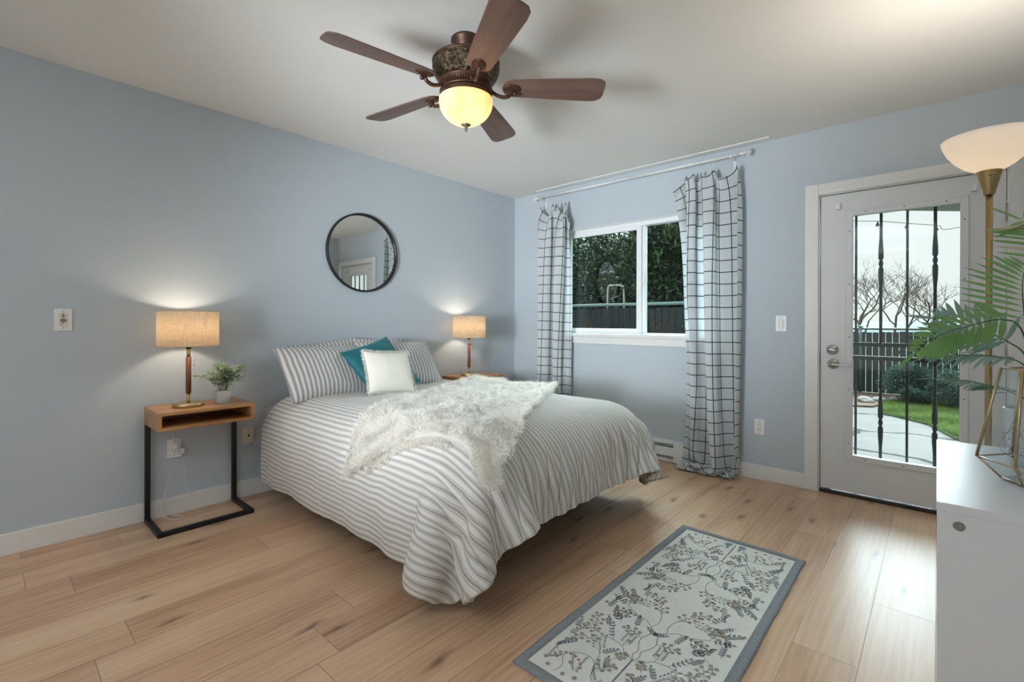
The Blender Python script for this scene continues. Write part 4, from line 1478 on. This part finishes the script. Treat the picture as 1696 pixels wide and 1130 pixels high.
for i in range(len(rows)):
    A, B = rows[i], rows[(i + 1) % len(rows)]
    for k in range(4):
        vs = []
        for v in (A[k], B[k], B[k + 1], A[k + 1]):
            if all((v.co - u.co).length > 1e-6 for u in vs):
                vs.append(v)
        if len(vs) > 2:
            bm.faces.new(vs)
obj('border', bm, M_RBORD, rug, smooth=True)

# ------------------------------------------------------------------ dresser
M_LAM = mat('white_laminate', (224, 225, 226), .34, var=.01, spec=.5)
dr = thing('dresser', 'white dresser along the right wall, its top holding the terrarium and palm', 'dresser', (3.531, -2.06, 0))
bm = nb()
X0, X1, Y0, Y1 = -.194, .194, -.36, .36
bx(bm, X0, X1, Y0, Y0 + .016, 0, .737, .001)
bx(bm, X0, X1, Y1 - .016, Y1, 0, .737, .001)
bx(bm, X1 - .008, X1, Y0 + .016, Y1 - .016, .04, .737)
bx(bm, X0 + .02, X1 - .008, Y0 + .016, Y1 - .016, .04, .056)
bx(bm, X0 + .03, X0 + .045, Y0 + .016, Y1 - .016, 0, .04)
bx(bm, X0 + .02, X1 - .01, -.008, .008, .056, .737)
obj('carcass', bm, M_LAM, dr)
bm = nb(); bx(bm, X0 - .001, X1, Y0 - .001, Y1 + .001, .737, .755, .0012); obj('dresser_top', bm, M_LAM, dr)
for z0 in (.062, .287, .512):
    for y0, y1 in ((Y0 + .019, -.002), (.002, Y1 - .019)):
        bm = nb(); bx(bm, X0 + .001, X0 + .019, y0, y1, z0, z0 + .220, .0015); d_ = obj('drawer', bm, M_LAM, dr)
        bm = nb(); tube(bm, [(X0 + .001, (y0 + y1) / 2, z0 + .15), (X0 - .0, (y0 + y1) / 2, z0 + .15)], [.02, .02], 14); obj('finger_pull', bm, M_GREYPL, d_)
bm = nb(); lathe(bm, [(0, 0), (.0085, 0), (.0095, .0012), (.0085, .0022), (.004, .0022), (.003, .0012), (0, .0012)], 20, Matrix.Translation((X0 + .034, Y0, .712)) @ MY)
obj('cam_cover', bm, M_GREYPL, dr)

# ------------------------------------------------------------------ glass terrarium with fairy lights and a jar
tcx, tcy = 3.501, -2.122
te = thing('glass_terrarium', 'faceted brass and glass terrarium lantern on the white dresser', 'terrarium', (tcx, tcy, .755))
TZ = [(.0485, .004), (.0912, .048), (.0490, .268)]
def tv_(k, lvl):
    a = R(177 + 72 * k)
    r, z = TZ[lvl]
    return Vector((r * math.cos(a), r * math.sin(a), z))
bm = nb()
for k in range(5):
    for lv in range(3):
        tube(bm, [tv_(k, lv), tv_(k + 1, lv)], .0021 if lv else .0018, 8)
        ball(bm, tv_(k, lv), .0027, 8)
    tube(bm, [tv_(k, 0), tv_(k, 1)], .0021, 8)
    tube(bm, [tv_(k, 1), tv_(k, 2)], .0030, 8)
obj('brass_frame', bm, mat('champagne_brass', (200, 178, 140), .3, 1.0, var=.05, vscale=30), te)
M_TGL = glass_mat('terrarium_glass', (.90, .955, .97, 1), .07)
for k in range(5):
    for a, b in ((0, 1), (1, 2)):
        bm = nb(); q = [tv_(k, a), tv_(k + 1, a), tv_(k + 1, b), tv_(k, b)]
        bm.faces.new([bm.verts.new(v) for v in q])
        obj('glass_pane', bm, M_TGL, te, fix=False)
bm = nb(); bm.faces.new([bm.verts.new(tv_(k, 0) + Vector((0, 0, .001))) for k in range(5)]); obj('mirror_floor', bm, mat('pale_glass_floor', (190, 205, 208), .08, spec=.6), te, fix=False)
rnd = random.Random(4)
bm = nb()
fl_ = thing('fairy_lights', 'thin wire of tiny fairy lights coiled inside the glass terrarium', 'string lights', (tcx, tcy, .761))
pts = []
for k in range(26):
    a = k * 1.15 + rnd.uniform(-.3, .3); r_ = rnd.uniform(.018, .058)
    zz = .040 + abs(math.sin(k * .7)) * (.055 if k % 4 else .10)
    r_ = min(r_, .06 - max(0, zz - .06) * .12)
    pts.append((r_ * math.cos(a), r_ * math.sin(a), zz))
cu = spline(pts, 7)
tube(bm, cu, .0008, 5)
obj('wire', bm, M_CHROME, fl_)
for k in range(4, len(cu), 13):
    bm = nb(); ball(bm, cu[k], .0016, 8); obj('tiny_bulb', bm, M_VINYL, fl_)
jar = thing('candle_jar', 'small dark candle jar inside the glass terrarium', 'candle', (tcx + .028, tcy - .010, .7605))
bm = nb(); lathe(bm, [(0, 0), (.016, 0), (.018, .003), (.018, .055), (.0165, .057), (.0155, .045), (0, .043)], 28); obj('jar', bm, mat('dark_amber_jar', (42, 26, 26), .15), jar)
bm = nb(); lathe(bm, [(.0182, .012), (.0184, .012), (.0184, .040), (.0182, .040)], 28); obj('band', bm, mat('band_label', (92, 92, 92), .6), jar)

# ------------------------------------------------------------------ palm in a white pot
pa = thing('potted_palm', 'faux palm with arching green fronds in a white pot on the dresser', 'plant', (3.535, -1.905, .755))
pL = pa.location.copy()
bm = nb(); lathe(bm, [(0, 0), (.050, 0), (.053, .003), (.064, .145), (.064, .149), (.060, .149), (.058, .120), (0, .118)], 48); obj('pot', bm, mat('white_ceramic', (228, 228, 226), .3, var=.01), pa)
bm = nb(); lathe(bm, [(0, .126), (.04, .128), (.0585, .122)], 24); obj('moss', bm, mat('dark_moss', (58, 62, 40), .95, var=.2, bump=.6, bscale=80, bdist=.01), pa)
M_PALM = [leaf_mat('palm_green', (112, 152, 92), (150, 186, 122), .35, .5), leaf_mat('palm_blue_green', (120, 152, 138), (166, 190, 178), .3, .5), leaf_mat('palm_dry_edge', (196, 180, 150), (214, 200, 174), .3, .6)]
M_RIB = mat('palm_rib', (74, 112, 50), .5)
def frond(pts, lnf, wid, seed, mi=0, start=.25, n=17, up=(0, 0, 1), droop=.3, spread=1.0, split=0, sides=(1, -1)):
    rnd = random.Random(seed)
    P_ = spline([Vector(p) - pL for p in pts], 8)
    bm = nb()
    m = len(P_)
    tube(bm, P_, [.0026 * (1 - .75 * i / m) for i in range(m)], 6, mi=3)
    upv = Vector(up).normalized()
    for i in range(n):
        u = start + (1 - start) * (i + .5) / n
        f = u * (m - 1); k = min(int(f), m - 2)
        p = P_[k].lerp(P_[k + 1], f - k)
        d = (P_[k + 1] - P_[k]).normalized()
        env = math.sin(PI * min(1, .22 + .78 * (u - start) / (1 - start)) ** .9) ** .6
        for sg in sides:
            s = d.cross(upv).normalized() * sg
            dirv = s * spread + d * (.35 + .75 * (u - start)) + upv * rnd.uniform(-.05, .22) * (1 if droop < .5 else -1)
            ln = lnf * max(.35, env) * rnd.uniform(.9, 1.1)
            m_ = mi if not split or rnd.random() > split else 2
            leaf(bm, p, dirv, upv, ln, wid * rnd.uniform(.85, 1.1), droop, m_, segs=5)
    leaf(bm, P_[-1], P_[-1] - P_[-3], upv, lnf * .8, wid * .8, droop * .6, mi, segs=5)
    return obj('frond', bm, M_PALM + [M_RIB], pa, fix=False)
c0 = (3.535, -1.905, .875)
frond([c0, (3.525, -1.92, .99), (3.50, -1.96, 1.115), (3.461, -2.0, 1.141), (3.41, -2.0, 1.128), (3.36, -2.0, 1.108), (3.324, -2.0, 1.085), (3.292, -2.0, 1.05)], .080, .0135, 1, 0, .40, 16, (.15, -.75, .6), .25)
frond([c0, (3.53, -1.89, .97), (3.514, -1.87, 1.047), (3.485, -1.85, 1.079), (3.451, -1.85, 1.103), (3.409, -1.85, 1.125), (3.369, -1.85, 1.138), (3.335, -1.85, 1.145)], .090, .014, 2, 1, .42, 11, (.1, -.9, .45), .2)
frond([c0, (3.535, -1.93, 1.0), (3.512, -1.95, 1.10), (3.504, -1.95, 1.18), (3.502, -1.955, 1.24), (3.508, -1.96, 1.285)], .125, .0085, 3, 0, .48, 12, (.25, -.95, .1), .25)
frond([c0, (3.55, -1.90, 1.05), (3.552, -1.90, 1.20), (3.545, -1.905, 1.32), (3.53, -1.91, 1.385), (3.508, -1.915, 1.405)], .110, .0075, 4, 0, .55, 13, (.25, -.95, .1), .12, split=.45)
frond([c0, (3.525, -1.93, .97), (3.50, -1.95, 1.028), (3.445, -1.95, 1.043), (3.405, -1.95, 1.043), (3.353, -1.95, 1.042), (3.325, -1.95, 1.036)], .080, .013, 5, 1, .35, 15, (.1, -.15, 1), .35)
frond([c0, (3.525, -1.86, .915), (3.489, -1.82, .938), (3.454, -1.80, .948), (3.40, -1.80, .958), (3.345, -1.80, .961)], .075, .012, 6, 1, .35, 14, (.1, -.1, 1), .3)
frond([c0, (3.555, -1.89, 1.0), (3.58, -1.88, 1.12), (3.61, -1.88, 1.19), (3.64, -1.88, 1.20)], .07, .014, 7, 0, .4, 12, (-.2, -.8, .4), .25)
frond([c0, (3.56, -1.87, 1.02), (3.585, -1.82, 1.15), (3.60, -1.76, 1.24), (3.60, -1.70, 1.27)], .10, .014, 8, 0, .4, 12, (-.3, -.6, .6), .25)

# ------------------------------------------------------------------ torchiere floor lamp
fl = thing('floor_lamp', 'lit torchiere floor lamp with a white bowl behind the dresser, by the glass door', 'lamp', (3.474, -1.36, 0))
bm = nb(); lathe(bm, [(0, 0), (.125, 0), (.128, .004), (.126, .016), (.06, .024), (.016, .030), (0, .030)], 48); obj('base', bm, M_GOLD, fl)
bm = nb(); lathe(bm, [(0, .028), (.0095, .028), (.0095, 1.60), (0, 1.60)], 20); obj('pole', bm, M_GOLD, fl)
bm = nb(); lathe(bm, [(0, 1.592), (.0145, 1.592), (.0155, 1.596), (.0335, 1.672), (.0335, 1.676), (0, 1.676)], 36); cn = obj('cone_socket', bm, M_GOLD, fl)
bm = nb()
tube(bm, [(.0, -.026, 1.655), (.004, -.040, 1.656), (.010, -.050, 1.658)], [.004, .0022, .0028], 8); obj('switch', bm, M_BRASS, cn)
M_OPAL = translucent_mat('opal_shade', lambda t: t.mix(t.noise(4, 2), L(252, 246, 238), L(253, 249, 242)), .27, .5)
bm = nb(); lathe(bm, [(.028, 1.676), (.040, 1.681), (.066, 1.697), (.092, 1.722), (.112, 1.752), (.124, 1.780), (.129, 1.800)], 64); so = obj('bowl_shade', bm, M_OPAL, fl)
mod(so, 'SOLIDIFY', thickness=.003, offset=0)
bm = nb(); ball(bm, (0, 0, 1.735), .024, 14, sc=(1, 1, 1.2)); tube(bm, [(0, 0, 1.675), (0, 0, 1.715)], .012, 12); obj('bulb', bm, M_BULB, fl)
l_ = light('floor_lamp_light', 'POINT', (0, 0, 1.745), BULB_FLOOR, (1.0, 0.91, 0.80), shadow_soft_size=.034); l_.parent = fl

# ------------------------------------------------------------------ outdoors
def patio_mat():
    t = NT('cracked_concrete_patio')
    tc = t.n('TexCoord').outputs['Object']
    nz = t.n('TexNoise', Scale=1.6, Detail=4.0)
    t.l(tc, nz.inputs['Vector'])
    dv = t.n('VectorMath', operation='MULTIPLY_ADD')
    dv.inputs[1].default_value = (.5, .5, 0)
    t.l(nz.outputs['Color'], dv.inputs[0]); t.l(tc, dv.inputs[2])
    v = t.n('TexVoronoi', Scale=.8, feature='DISTANCE_TO_EDGE', voronoi_dimensions='2D')
    t.l(dv.outputs[0], v.inputs['Vector'])
    wd = t.math('MULTIPLY_ADD', t.noise(2.2, 2), .09, -.018)
    k = t.math('LESS_THAN', v.outputs['Distance'], wd)
    c = t.mix(t.noise(5, 6), L(108, 107, 102), L(130, 129, 124))
    c = t.mix(k, c, L(46, 44, 38))
    b = t.bsdf(c, .85, spec=.2)
    t.bump(b, t.math('SUBTRACT', t.noise(30, 5), k), .3, .02)
    return t.done(b)
GZ = -.12
bm = nb(); bx(bm, -14, 18, .15, 6.75, GZ - .2, GZ); o = struct(obj('patio', bm, patio_mat()))
bm = nb(); bx(bm, -30, 40, 6.75, 66, GZ - .2, GZ); struct(obj('field', bm, mat('dull_field', (70, 80, 66), .95, var=.2, vscale=3)))
lawn_poly = [(2.78, 4.55), (3.02, 4.30), (3.26, 4.02), (3.48, 3.25), (3.9, 2.85), (5.2, 2.6), (9, 2.6), (9, 6.6), (3.2, 6.6), (2.72, 5.6)]
bm = nb(); prism(bm, lawn_poly, .03, Matrix.Translation((0, 0, GZ)))
lb = obj('lawn', bm, mat('lawn_soil', (96, 128, 58), .95, var=.15, vscale=12))
me = lb.data
xs, ys = [], []
def inside(x, y):
    c = False
    for (x0, y0), (x1, y1) in zip(lawn_poly, lawn_poly[1:] + lawn_poly[:1]):
        if (y0 > y) != (y1 > y) and x < (x1 - x0) * (y - y0) / (y1 - y0) + x0:
            c = not c
    return c
pp = []
while len(pp) < 26000:
    x, y = rng.uniform(2.7, 4.8), rng.uniform(2.5, 6.6)
    if inside(x, y):
        pp.append((x, y, GZ + .03))
pp = np.array(pp)
VL, QL, TL_ = blades(pp, np.tile([0, 0, 1.0], (len(pp), 1)), .045, .007, lay=.5, clump=6, seed=21, grav=.1)
bpy.data.objects.remove(lb)
t_ = nb(); prism(t_, lawn_poly, .03, Matrix.Translation((0, 0, GZ)))
bv_ = np.array([v.co[:] for v in t_.verts]); t_.verts.index_update()
n0 = len(bv_); npoly = len(lawn_poly)
q_side = np.array([[i, (i + 1) % npoly, (i + 1) % npoly + npoly, i + npoly] for i in range(npoly)])
topf = np.array([[npoly + i for i in range(npoly)]])
t_.free()
lawn = npmesh('lawn', np.concatenate([bv_, VL]), [q_side, topf, QL + n0, TL_ + n0], [mat('lawn_ground', (84, 104, 60), .95, var=.2, vscale=6), leaf_mat('grass_blade', (98, 124, 66), (134, 156, 92), .35)], fmat=[0] * (npoly + 1) + [1] * (2 * len(pp)))
tag(lawn, 'green lawn beyond the patio seen through the glass door', 'grass', kind='stuff')

bm = nb(); prism(bm, [(1.2, 5.0), (2.2, 4.9), (2.62, 5.1), (2.74, 5.6), (3.1, 6.8), (1.0, 6.8)], .025, Matrix.Translation((0, 0, GZ)))
struct(obj('mulch_bed', bm, mat('bark_mulch', (134, 112, 92), .95, var=.35, vscale=26, bump=.8, bscale=40, bdist=.03)))
rk = random.Random(3)
M_ROCK = mat('grey_rock', (178, 176, 170), .9, var=.12, vscale=10, bump=.5, bscale=12, bdist=.02)
for i, (x, y, r_, lab) in enumerate(((2.50, 5.5, .11, 'flat pale rock at the left edge of the mulch, by the fence foot'), (2.66, 5.75, .09, 'pale rock between the mulch and the juniper'), (2.82, 5.95, .07, 'small pale rock beside the juniper shrub'))):
    t_ = bmesh.new(); bmesh.ops.create_icosphere(t_, subdivisions=3, radius=r_)
    for v in t_.verts:
        v.co *= 1 + .35 * noise.noise(v.co * 9 + Vector((i, 0, 0)))
        v.co.z = max(v.co.z * .55, -.03)
    o = obj('rock', t_, M_ROCK, loc=(x, y, GZ + .05)); tag(o, lab, 'rock', 'rocks by the fence')

def leafcloud(name, m, pts, nrm, size, seed, parent=None, asp=.42):
    r = np.random.default_rng(seed)
    k = len(pts)
    d = nrm + r.normal(0, .7, (k, 3)); d /= np.linalg.norm(d, axis=1, keepdims=True)
    s = np.cross(d, r.normal(0, 1, (k, 3))); s /= np.linalg.norm(s, axis=1, keepdims=True)
    n = np.cross(s, d)
    l = (size * r.uniform(.6, 1.3, k))[:, None]
    w_ = l * asp * .5
    mid = pts + d * l * .5 - n * l * .06
    V = np.stack([pts, mid - s * w_ + n * w_ * .3, pts + d * l - n * l * .15, mid + s * w_ + n * w_ * .3], 1).reshape(-1, 3)
    b = (np.arange(k) * 4)[:, None]
    F = np.concatenate([np.concatenate([b, b + 1, b + 2], 1), np.concatenate([b, b + 2, b + 3], 1)])
    return npmesh(name, V, F, m, parent, fmat=np.tile(np.minimum(r.integers(0, len(m) + 1, k), len(m) - 1) if len(m) < 3 else r.choice(3, k, p=(.46, .36, .18)), 2))
def ball_pts(n, c, rad, seed, lumps=9, shell=.55):
    r = np.random.default_rng(seed)
    cs = r.normal(0, 1, (lumps, 3)); cs /= np.linalg.norm(cs, axis=1, keepdims=True); cs *= r.uniform(.2, .75, (lumps, 1))
    u = r.normal(0, 1, (n, 3)); u /= np.linalg.norm(u, axis=1, keepdims=True)
    q = cs[r.integers(0, lumps, n)] + u * (shell * r.uniform(.35, 1, (n, 1)) ** .5)
    return np.array(c) + q * np.array(rad), u
def leaf_gloss(name, a, b, spec=.6, rough=.3):
    t = NT(name)
    c = t.mix(t.noise(3, 3), L(*a), L(*b))
    p = t.bsdf(c, rough, spec=spec)
    tr = t.n('BsdfTranslucent'); t.l(c, tr.inputs['Color'])
    m = t.n('MixShader'); m.inputs[0].default_value = .25
    t.l(p.outputs[0], m.inputs[1]); t.l(tr.outputs[0], m.inputs[2])
    return t.done(m)
JUN = [leaf_gloss('juniper_blue_green', (70, 98, 88), (104, 132, 116), .3, .6), leaf_gloss('juniper_dark', (52, 76, 66), (84, 108, 94), .3, .6)]
for i, (x, y, rad, n, lab) in enumerate(((2.98, 6.15, (.42, .35, .30), 5200, 'blue green juniper shrub by the fence, left of the lawn'), (3.60, 5.75, (.36, .32, .26), 4600, 'blue green juniper shrub at the right of the lawn'), (3.08, 5.72, (.17, .15, .12), 1600, 'small round shrub in front of the left juniper'))):
    b = thing('juniper_shrub', lab, 'shrub', (x, y, GZ), 0, 'juniper shrubs by the lawn')
    P_, N_ = ball_pts(n, (0, 0, rad[2] * 1.05 + .02), rad, 30 + i, 10)
    P_[:, 2] = np.maximum(P_[:, 2], .02)
    leafcloud('foliage', JUN, P_, N_ + np.array([0, 0, .3]), .055, 40 + i, b, .3)
    bm = nb(); tube(bm, [(0, 0, 0), (0, 0, rad[2])], .02, 6); obj('stem', bm, M_WALNUT, b)

def slat_fence(name, label, x0, x1, y, zb, zt, pitch, wd, m, mr, posts):
    f = thing(name, label, 'fence', ((x0 + x1) / 2, y, zb))
    fl0 = f.location.copy()
    bm = nb()
    k = 0
    x = x0
    fr = random.Random(2)
    while x < x1:
        h = zt - .05 + fr.uniform(-.015, .01)
        bx(bm, x, x + wd, y - .004, y + .004, zb + .02, h)
        x += pitch
    for xx in np.arange(x0, x1, .16):
        pass
    obj('privacy_slats', bm, m, f, world=fl0)
    bm = nb(); tube(bm, [(x0, y - .03, zt), (x1, y - .03, zt)], .021, 10); obj('top_rail', bm, mr, f, world=fl0)
    for px in posts:
        bm = nb(); tube(bm, [(px, y - .03, zb), (px, y - .03, zt + .03)], .024, 10); ball(bm, (px, y - .03, zt + .035), .03, 10); obj('post', bm, mr, f, world=fl0)
    bm = nb()
    dz_ = zt - zb - .06
    stp = .11
    k = 0
    for xx in np.arange(x0 - dz_, x1, stp):
        a, b = max(xx, x0), min(xx + dz_, x1)
        if b > a:
            tube(bm, [(a, y - .010, zb + .03 + (a - xx)), (b, y - .010, zb + .03 + (b - xx))], .0013, 3, cap=False)
            tube(bm, [(a, y - .014, zb + .03 + dz_ - (a - xx)), (b, y - .014, zb + .03 + dz_ - (b - xx))], .0013, 3, cap=False)
    obj('chain_link', bm, m, f, world=fl0)
    return f
M_SLAT = mat('dark_green_slat', (9, 17, 15), .6, var=.15, vscale=4)
M_SLAT2 = mat('grey_green_slat', (62, 74, 70), .65, var=.12, vscale=4)
M_RAIL = mat('galvanised_rail', (120, 134, 130), .45, .4, var=.06)
slat_fence('slatted_fence', 'dark green slatted chain link fence close outside the window', -3.4, 1.7, 2.0, GZ, 1.375, .088, .080, M_SLAT, M_RAIL, (-2.9, -.9, 1.66))
slat_fence('slatted_fence', 'grey green slatted fence across the garden seen through the door', .5, 6.4, 6.9, GZ, 1.04, .094, .0865, M_SLAT2, M_RAIL, (.55, 2.3, 4.6))
bm = nb(); tube(bm, spline([(-.265, 2.35, GZ), (-.262, 2.35, 1.2), (-.255, 2.35, 1.60), (-.235, 2.35, 1.665), (-.19, 2.35, 1.672), (-.07, 2.35, 1.668), (-.022, 2.35, 1.655), (.0, 2.35, 1.60), (.009, 2.35, 1.2), (.012, 2.35, GZ)], 6), .016, 10)
o = obj('metal_pipe', bm, mat('pale_metal_pipe', (176, 176, 166), .4, .5), loc=(0, 0, 0)); tag(o, 'bent pale metal pipe showing above the dark fence outside the window', 'pipe')

EV = [leaf_gloss('laurel_dark', (14, 26, 14), (26, 44, 22), .5, .3), leaf_gloss('laurel_mid', (30, 52, 22), (50, 76, 34), .5, .32), leaf_gloss('laurel_light', (74, 104, 56), (112, 138, 84), .5, .3)]
M_BARK = mat('grey_bark', (96, 84, 72), .9, var=.2, vscale=14, bump=.5, bscale=30, bdist=.01)
def evergreen(x, y, rad, zc, n, size, seed, lab):
    b = thing('evergreen_tree', lab, 'tree', (x, y, GZ), 0, 'evergreens beyond the window fence')
    P_, N_ = ball_pts(n, (0, 0, zc), rad, seed, 16, .5)
    P_[:, 2] = np.maximum(P_[:, 2], .25)
    leafcloud('foliage', EV, P_, N_ + np.array([0, -.2, -.1]), size, seed + 7, b, .38)
    bm = nb(); r2 = random.Random(seed)
    tube(bm, [(0, 0, 0), (.03, 0, zc * .6), (0, .03, zc + rad[2] * .4)], [.06, .045, .02], 8)
    for k in range(16):
        a = r2.uniform(0, 2 * PI); z0 = r2.uniform(.3, zc + rad[2] * .3)
        e = Vector((math.cos(a) * rad[0] * .85, math.sin(a) * rad[1] * .85, z0 + r2.uniform(.1, .9)))
        tube(bm, spline([(0, 0, z0), (e.x * .5, e.y * .5, z0 + .2), e], 4), [.016] * 5 + [.010] * 3 + [.006], 5)
    obj('trunk', bm, M_BARK, b)
evergreen(-1.95, 3.3, (.95, .8, 1.7), 1.8, 9000, .10, 50, 'dense evergreen at the left of the window view, behind the fence')
evergreen(-.75, 3.5, (.9, .8, 1.7), 1.9, 9000, .10, 51, 'dense evergreen behind the bent metal pipe')
evergreen(.30, 3.1, (.85, .75, 1.7), 1.8, 10000, .11, 52, 'broad leaved evergreen filling the right window pane')
evergreen(1.05, 3.6, (.7, .7, 1.5), 1.7, 6500, .11, 53, 'broad leaved evergreen at the right edge of the window view')
evergreen(-2.9, 5.2, (1.6, 1.0, 2.2), 2.2, 7000, .14, 54, 'dark evergreen in the back row at the left')
evergreen(-.3, 5.4, (1.7, 1.0, 2.2), 2.2, 7000, .14, 55, 'dark evergreen in the back row at the right')

# bare trees on the horizon
def bare_tree(x, y, h, seed, lab):
    r2 = random.Random(seed)
    b = thing('bare_tree', lab, 'tree', (x, y, GZ), 0, 'bare trees beyond the garden fence')
    bm = nb(); tw = nb()
    def grow(p, d, ln, r_, lvl):
        n = 4
        P_ = [p]
        for i in range(n):
            d = (d + Vector((r2.gauss(0, .16), r2.gauss(0, .16), r2.gauss(.05, .10)))).normalized()
            P_.append(P_[-1] + d * ln / n)
        tube(bm if lvl < 2 else tw, P_, [r_ * (1 - .35 * i / n) for i in range(n + 1)], 6 if lvl < 2 else 3, cap=False)
        if lvl >= 5:
            return
        for k in range(3 if lvl < 4 else 2):
            i = r2.choice((2, 3, 4)) if lvl else r2.choice((3, 4))
            a = r2.uniform(0, 2 * PI)
            sd = Vector((math.cos(a), math.sin(a), r2.uniform(.0, .5)))
            grow(P_[i], (d * .75 + sd * .75).normalized(), ln * r2.uniform(.6, .82), r_ * .58, lvl + 1)
    grow(Vector((0, 0, 0)), Vector((r2.uniform(-.1, .1), 0, 1)), h * .30, h * .011, 0)
    grow(Vector((.1, 0, 0)), Vector((r2.uniform(-.5, .5), 0, 1)), h * .30, h * .008, 1)
    obj('branches', bm, M_BARK, b, fix=False)
    obj('twigs', tw, M_BARK, b, fix=False)
bare_tree(1.05, 18, 5.0, 4, 'leafless tree beyond the fence at the left of the door glass')
bare_tree(2.05, 22, 5.4, 9, 'leafless tree beyond the fence behind the middle door bars')
bare_tree(3.35, 20, 4.6, 14, 'leafless tree beyond the fence at the right of the door glass')

# iron security door outside the glazed door
M_IRON = mat('dark_green_iron', (30, 44, 40), .5, var=.1)
sd_ = thing('security_door', 'dark iron security door with bars just outside the glass door', 'door', (3.185, .125, -.02))
sl = sd_.location.copy()
bm = nb()
for x0, x1, z0, z1 in ((DX0 + .02, DX0 + .06, -.02, 1.97), (DX1 - .06, DX1 - .02, -.02, 1.97), (DX0 + .06, DX1 - .06, 1.93, 1.97), (DX0 + .06, DX1 - .06, -.02, .03)):
    bx(bm, x0, x1, .110, .140, z0, z1, .002)
obj('frame', bm, M_IRON, sd_, world=sl)
for z in (.905, .993):
    bm = nb(); bx(bm, DX0 + .06, DX1 - .06, .114, .136, z - .013, z + .013, .002); obj('rail', bm, M_IRON, sd_, world=sl)
for i, x in enumerate((2.933, 3.064, 3.196, 3.327, 3.458)):
    for z0, z1, zc in ((.03, .892, .489), (1.006, 1.93, 1.520)):
        bm = nb()
        if i % 2 == 0:
            bx(bm, x - .0065, x + .0065, .1185, .1315, z0, z1, .001)
        else:
            prof = [(0, z0), (.0085, z0), (.0085, zc - .19), (.0085, zc - .165), (.0135, zc - .085), (.014, zc - .035), (.0075, zc - .020), (.0115, zc - .010), (.0125, zc), (.0115, zc + .010), (.0075, zc + .020), (.014, zc + .035), (.0135, zc + .085), (.0085, zc + .165), (.0085, z1), (0, z1)]
            lathe(bm, prof, 8, Matrix.Translation((x, .125, 0)))
        obj('bar', bm, M_IRON, sd_, world=sl)

# eave of the porch roof and the string of lights below it
bm = nb(); prism(bm, [(2.3, 2.13), (6.0, 5.66), (6.0, .15), (2.3, .15)], .16, Matrix.Translation((0, 0, 2.35)))
o = obj('porch_roof', bm, mat('grey_soffit', (150, 156, 148), .8, var=.05)); tag(o, 'grey porch roof edge above the patio outside the door', 'roof')
sg = thing('string_lights', 'string of clear bulbs hanging above the patio outside the door', 'string lights', (3.1, 2.5, 2.1))
gl = sg.location.copy()
bm = nb(); wp = spline([(1.9, 2.5, 2.36), (2.664, 2.5, 2.238), (2.9, 2.5, 2.200), (3.12, 2.5, 2.148), (3.34, 2.5, 2.098), (3.5, 2.5, 2.062), (4.6, 2.5, 2.30)], 8)
tube(bm, wp, .003, 5); obj('wire', bm, M_IRON, sg, world=gl)
for x, z in ((2.62, 2.245), (2.868, 2.205), (3.103, 2.152), (3.328, 2.10), (3.56, 2.08)):
    bm = nb(); lathe(bm, [(0, .0), (.004, -.002), (.018, -.045), (.017, -.050), (0, -.050)], 14, Matrix.Translation((x, 2.5, z))); s_k = obj('socket', bm, M_IRON, sg, world=gl)
    bm = nb(); lathe(bm, [(.012, -.050), (.018, -.060), (.020, -.072), (.014, -.086), (0, -.091)], 14, Matrix.Translation((x, 2.5, z))); obj('clear_bulb', bm, M_GLASS, s_k, world=gl)

# far ridge
bm = nb()
pr_ = [(-60 + k * 4, 58, 0) for k in range(32)]
A_ = [bm.verts.new((x, 58, GZ)) for x, _, _ in pr_]
B_ = [bm.verts.new((x, 60, 1.35 + .55 * noise.noise(Vector((x * .06, 0, 0))))) for x, _, _ in pr_]
C_ = [bm.verts.new((x, 66, GZ)) for x, _, _ in pr_]
for k in range(31):
    bm.faces.new((A_[k], A_[k + 1], B_[k + 1], B_[k])); bm.faces.new((B_[k], B_[k + 1], C_[k + 1], C_[k]))
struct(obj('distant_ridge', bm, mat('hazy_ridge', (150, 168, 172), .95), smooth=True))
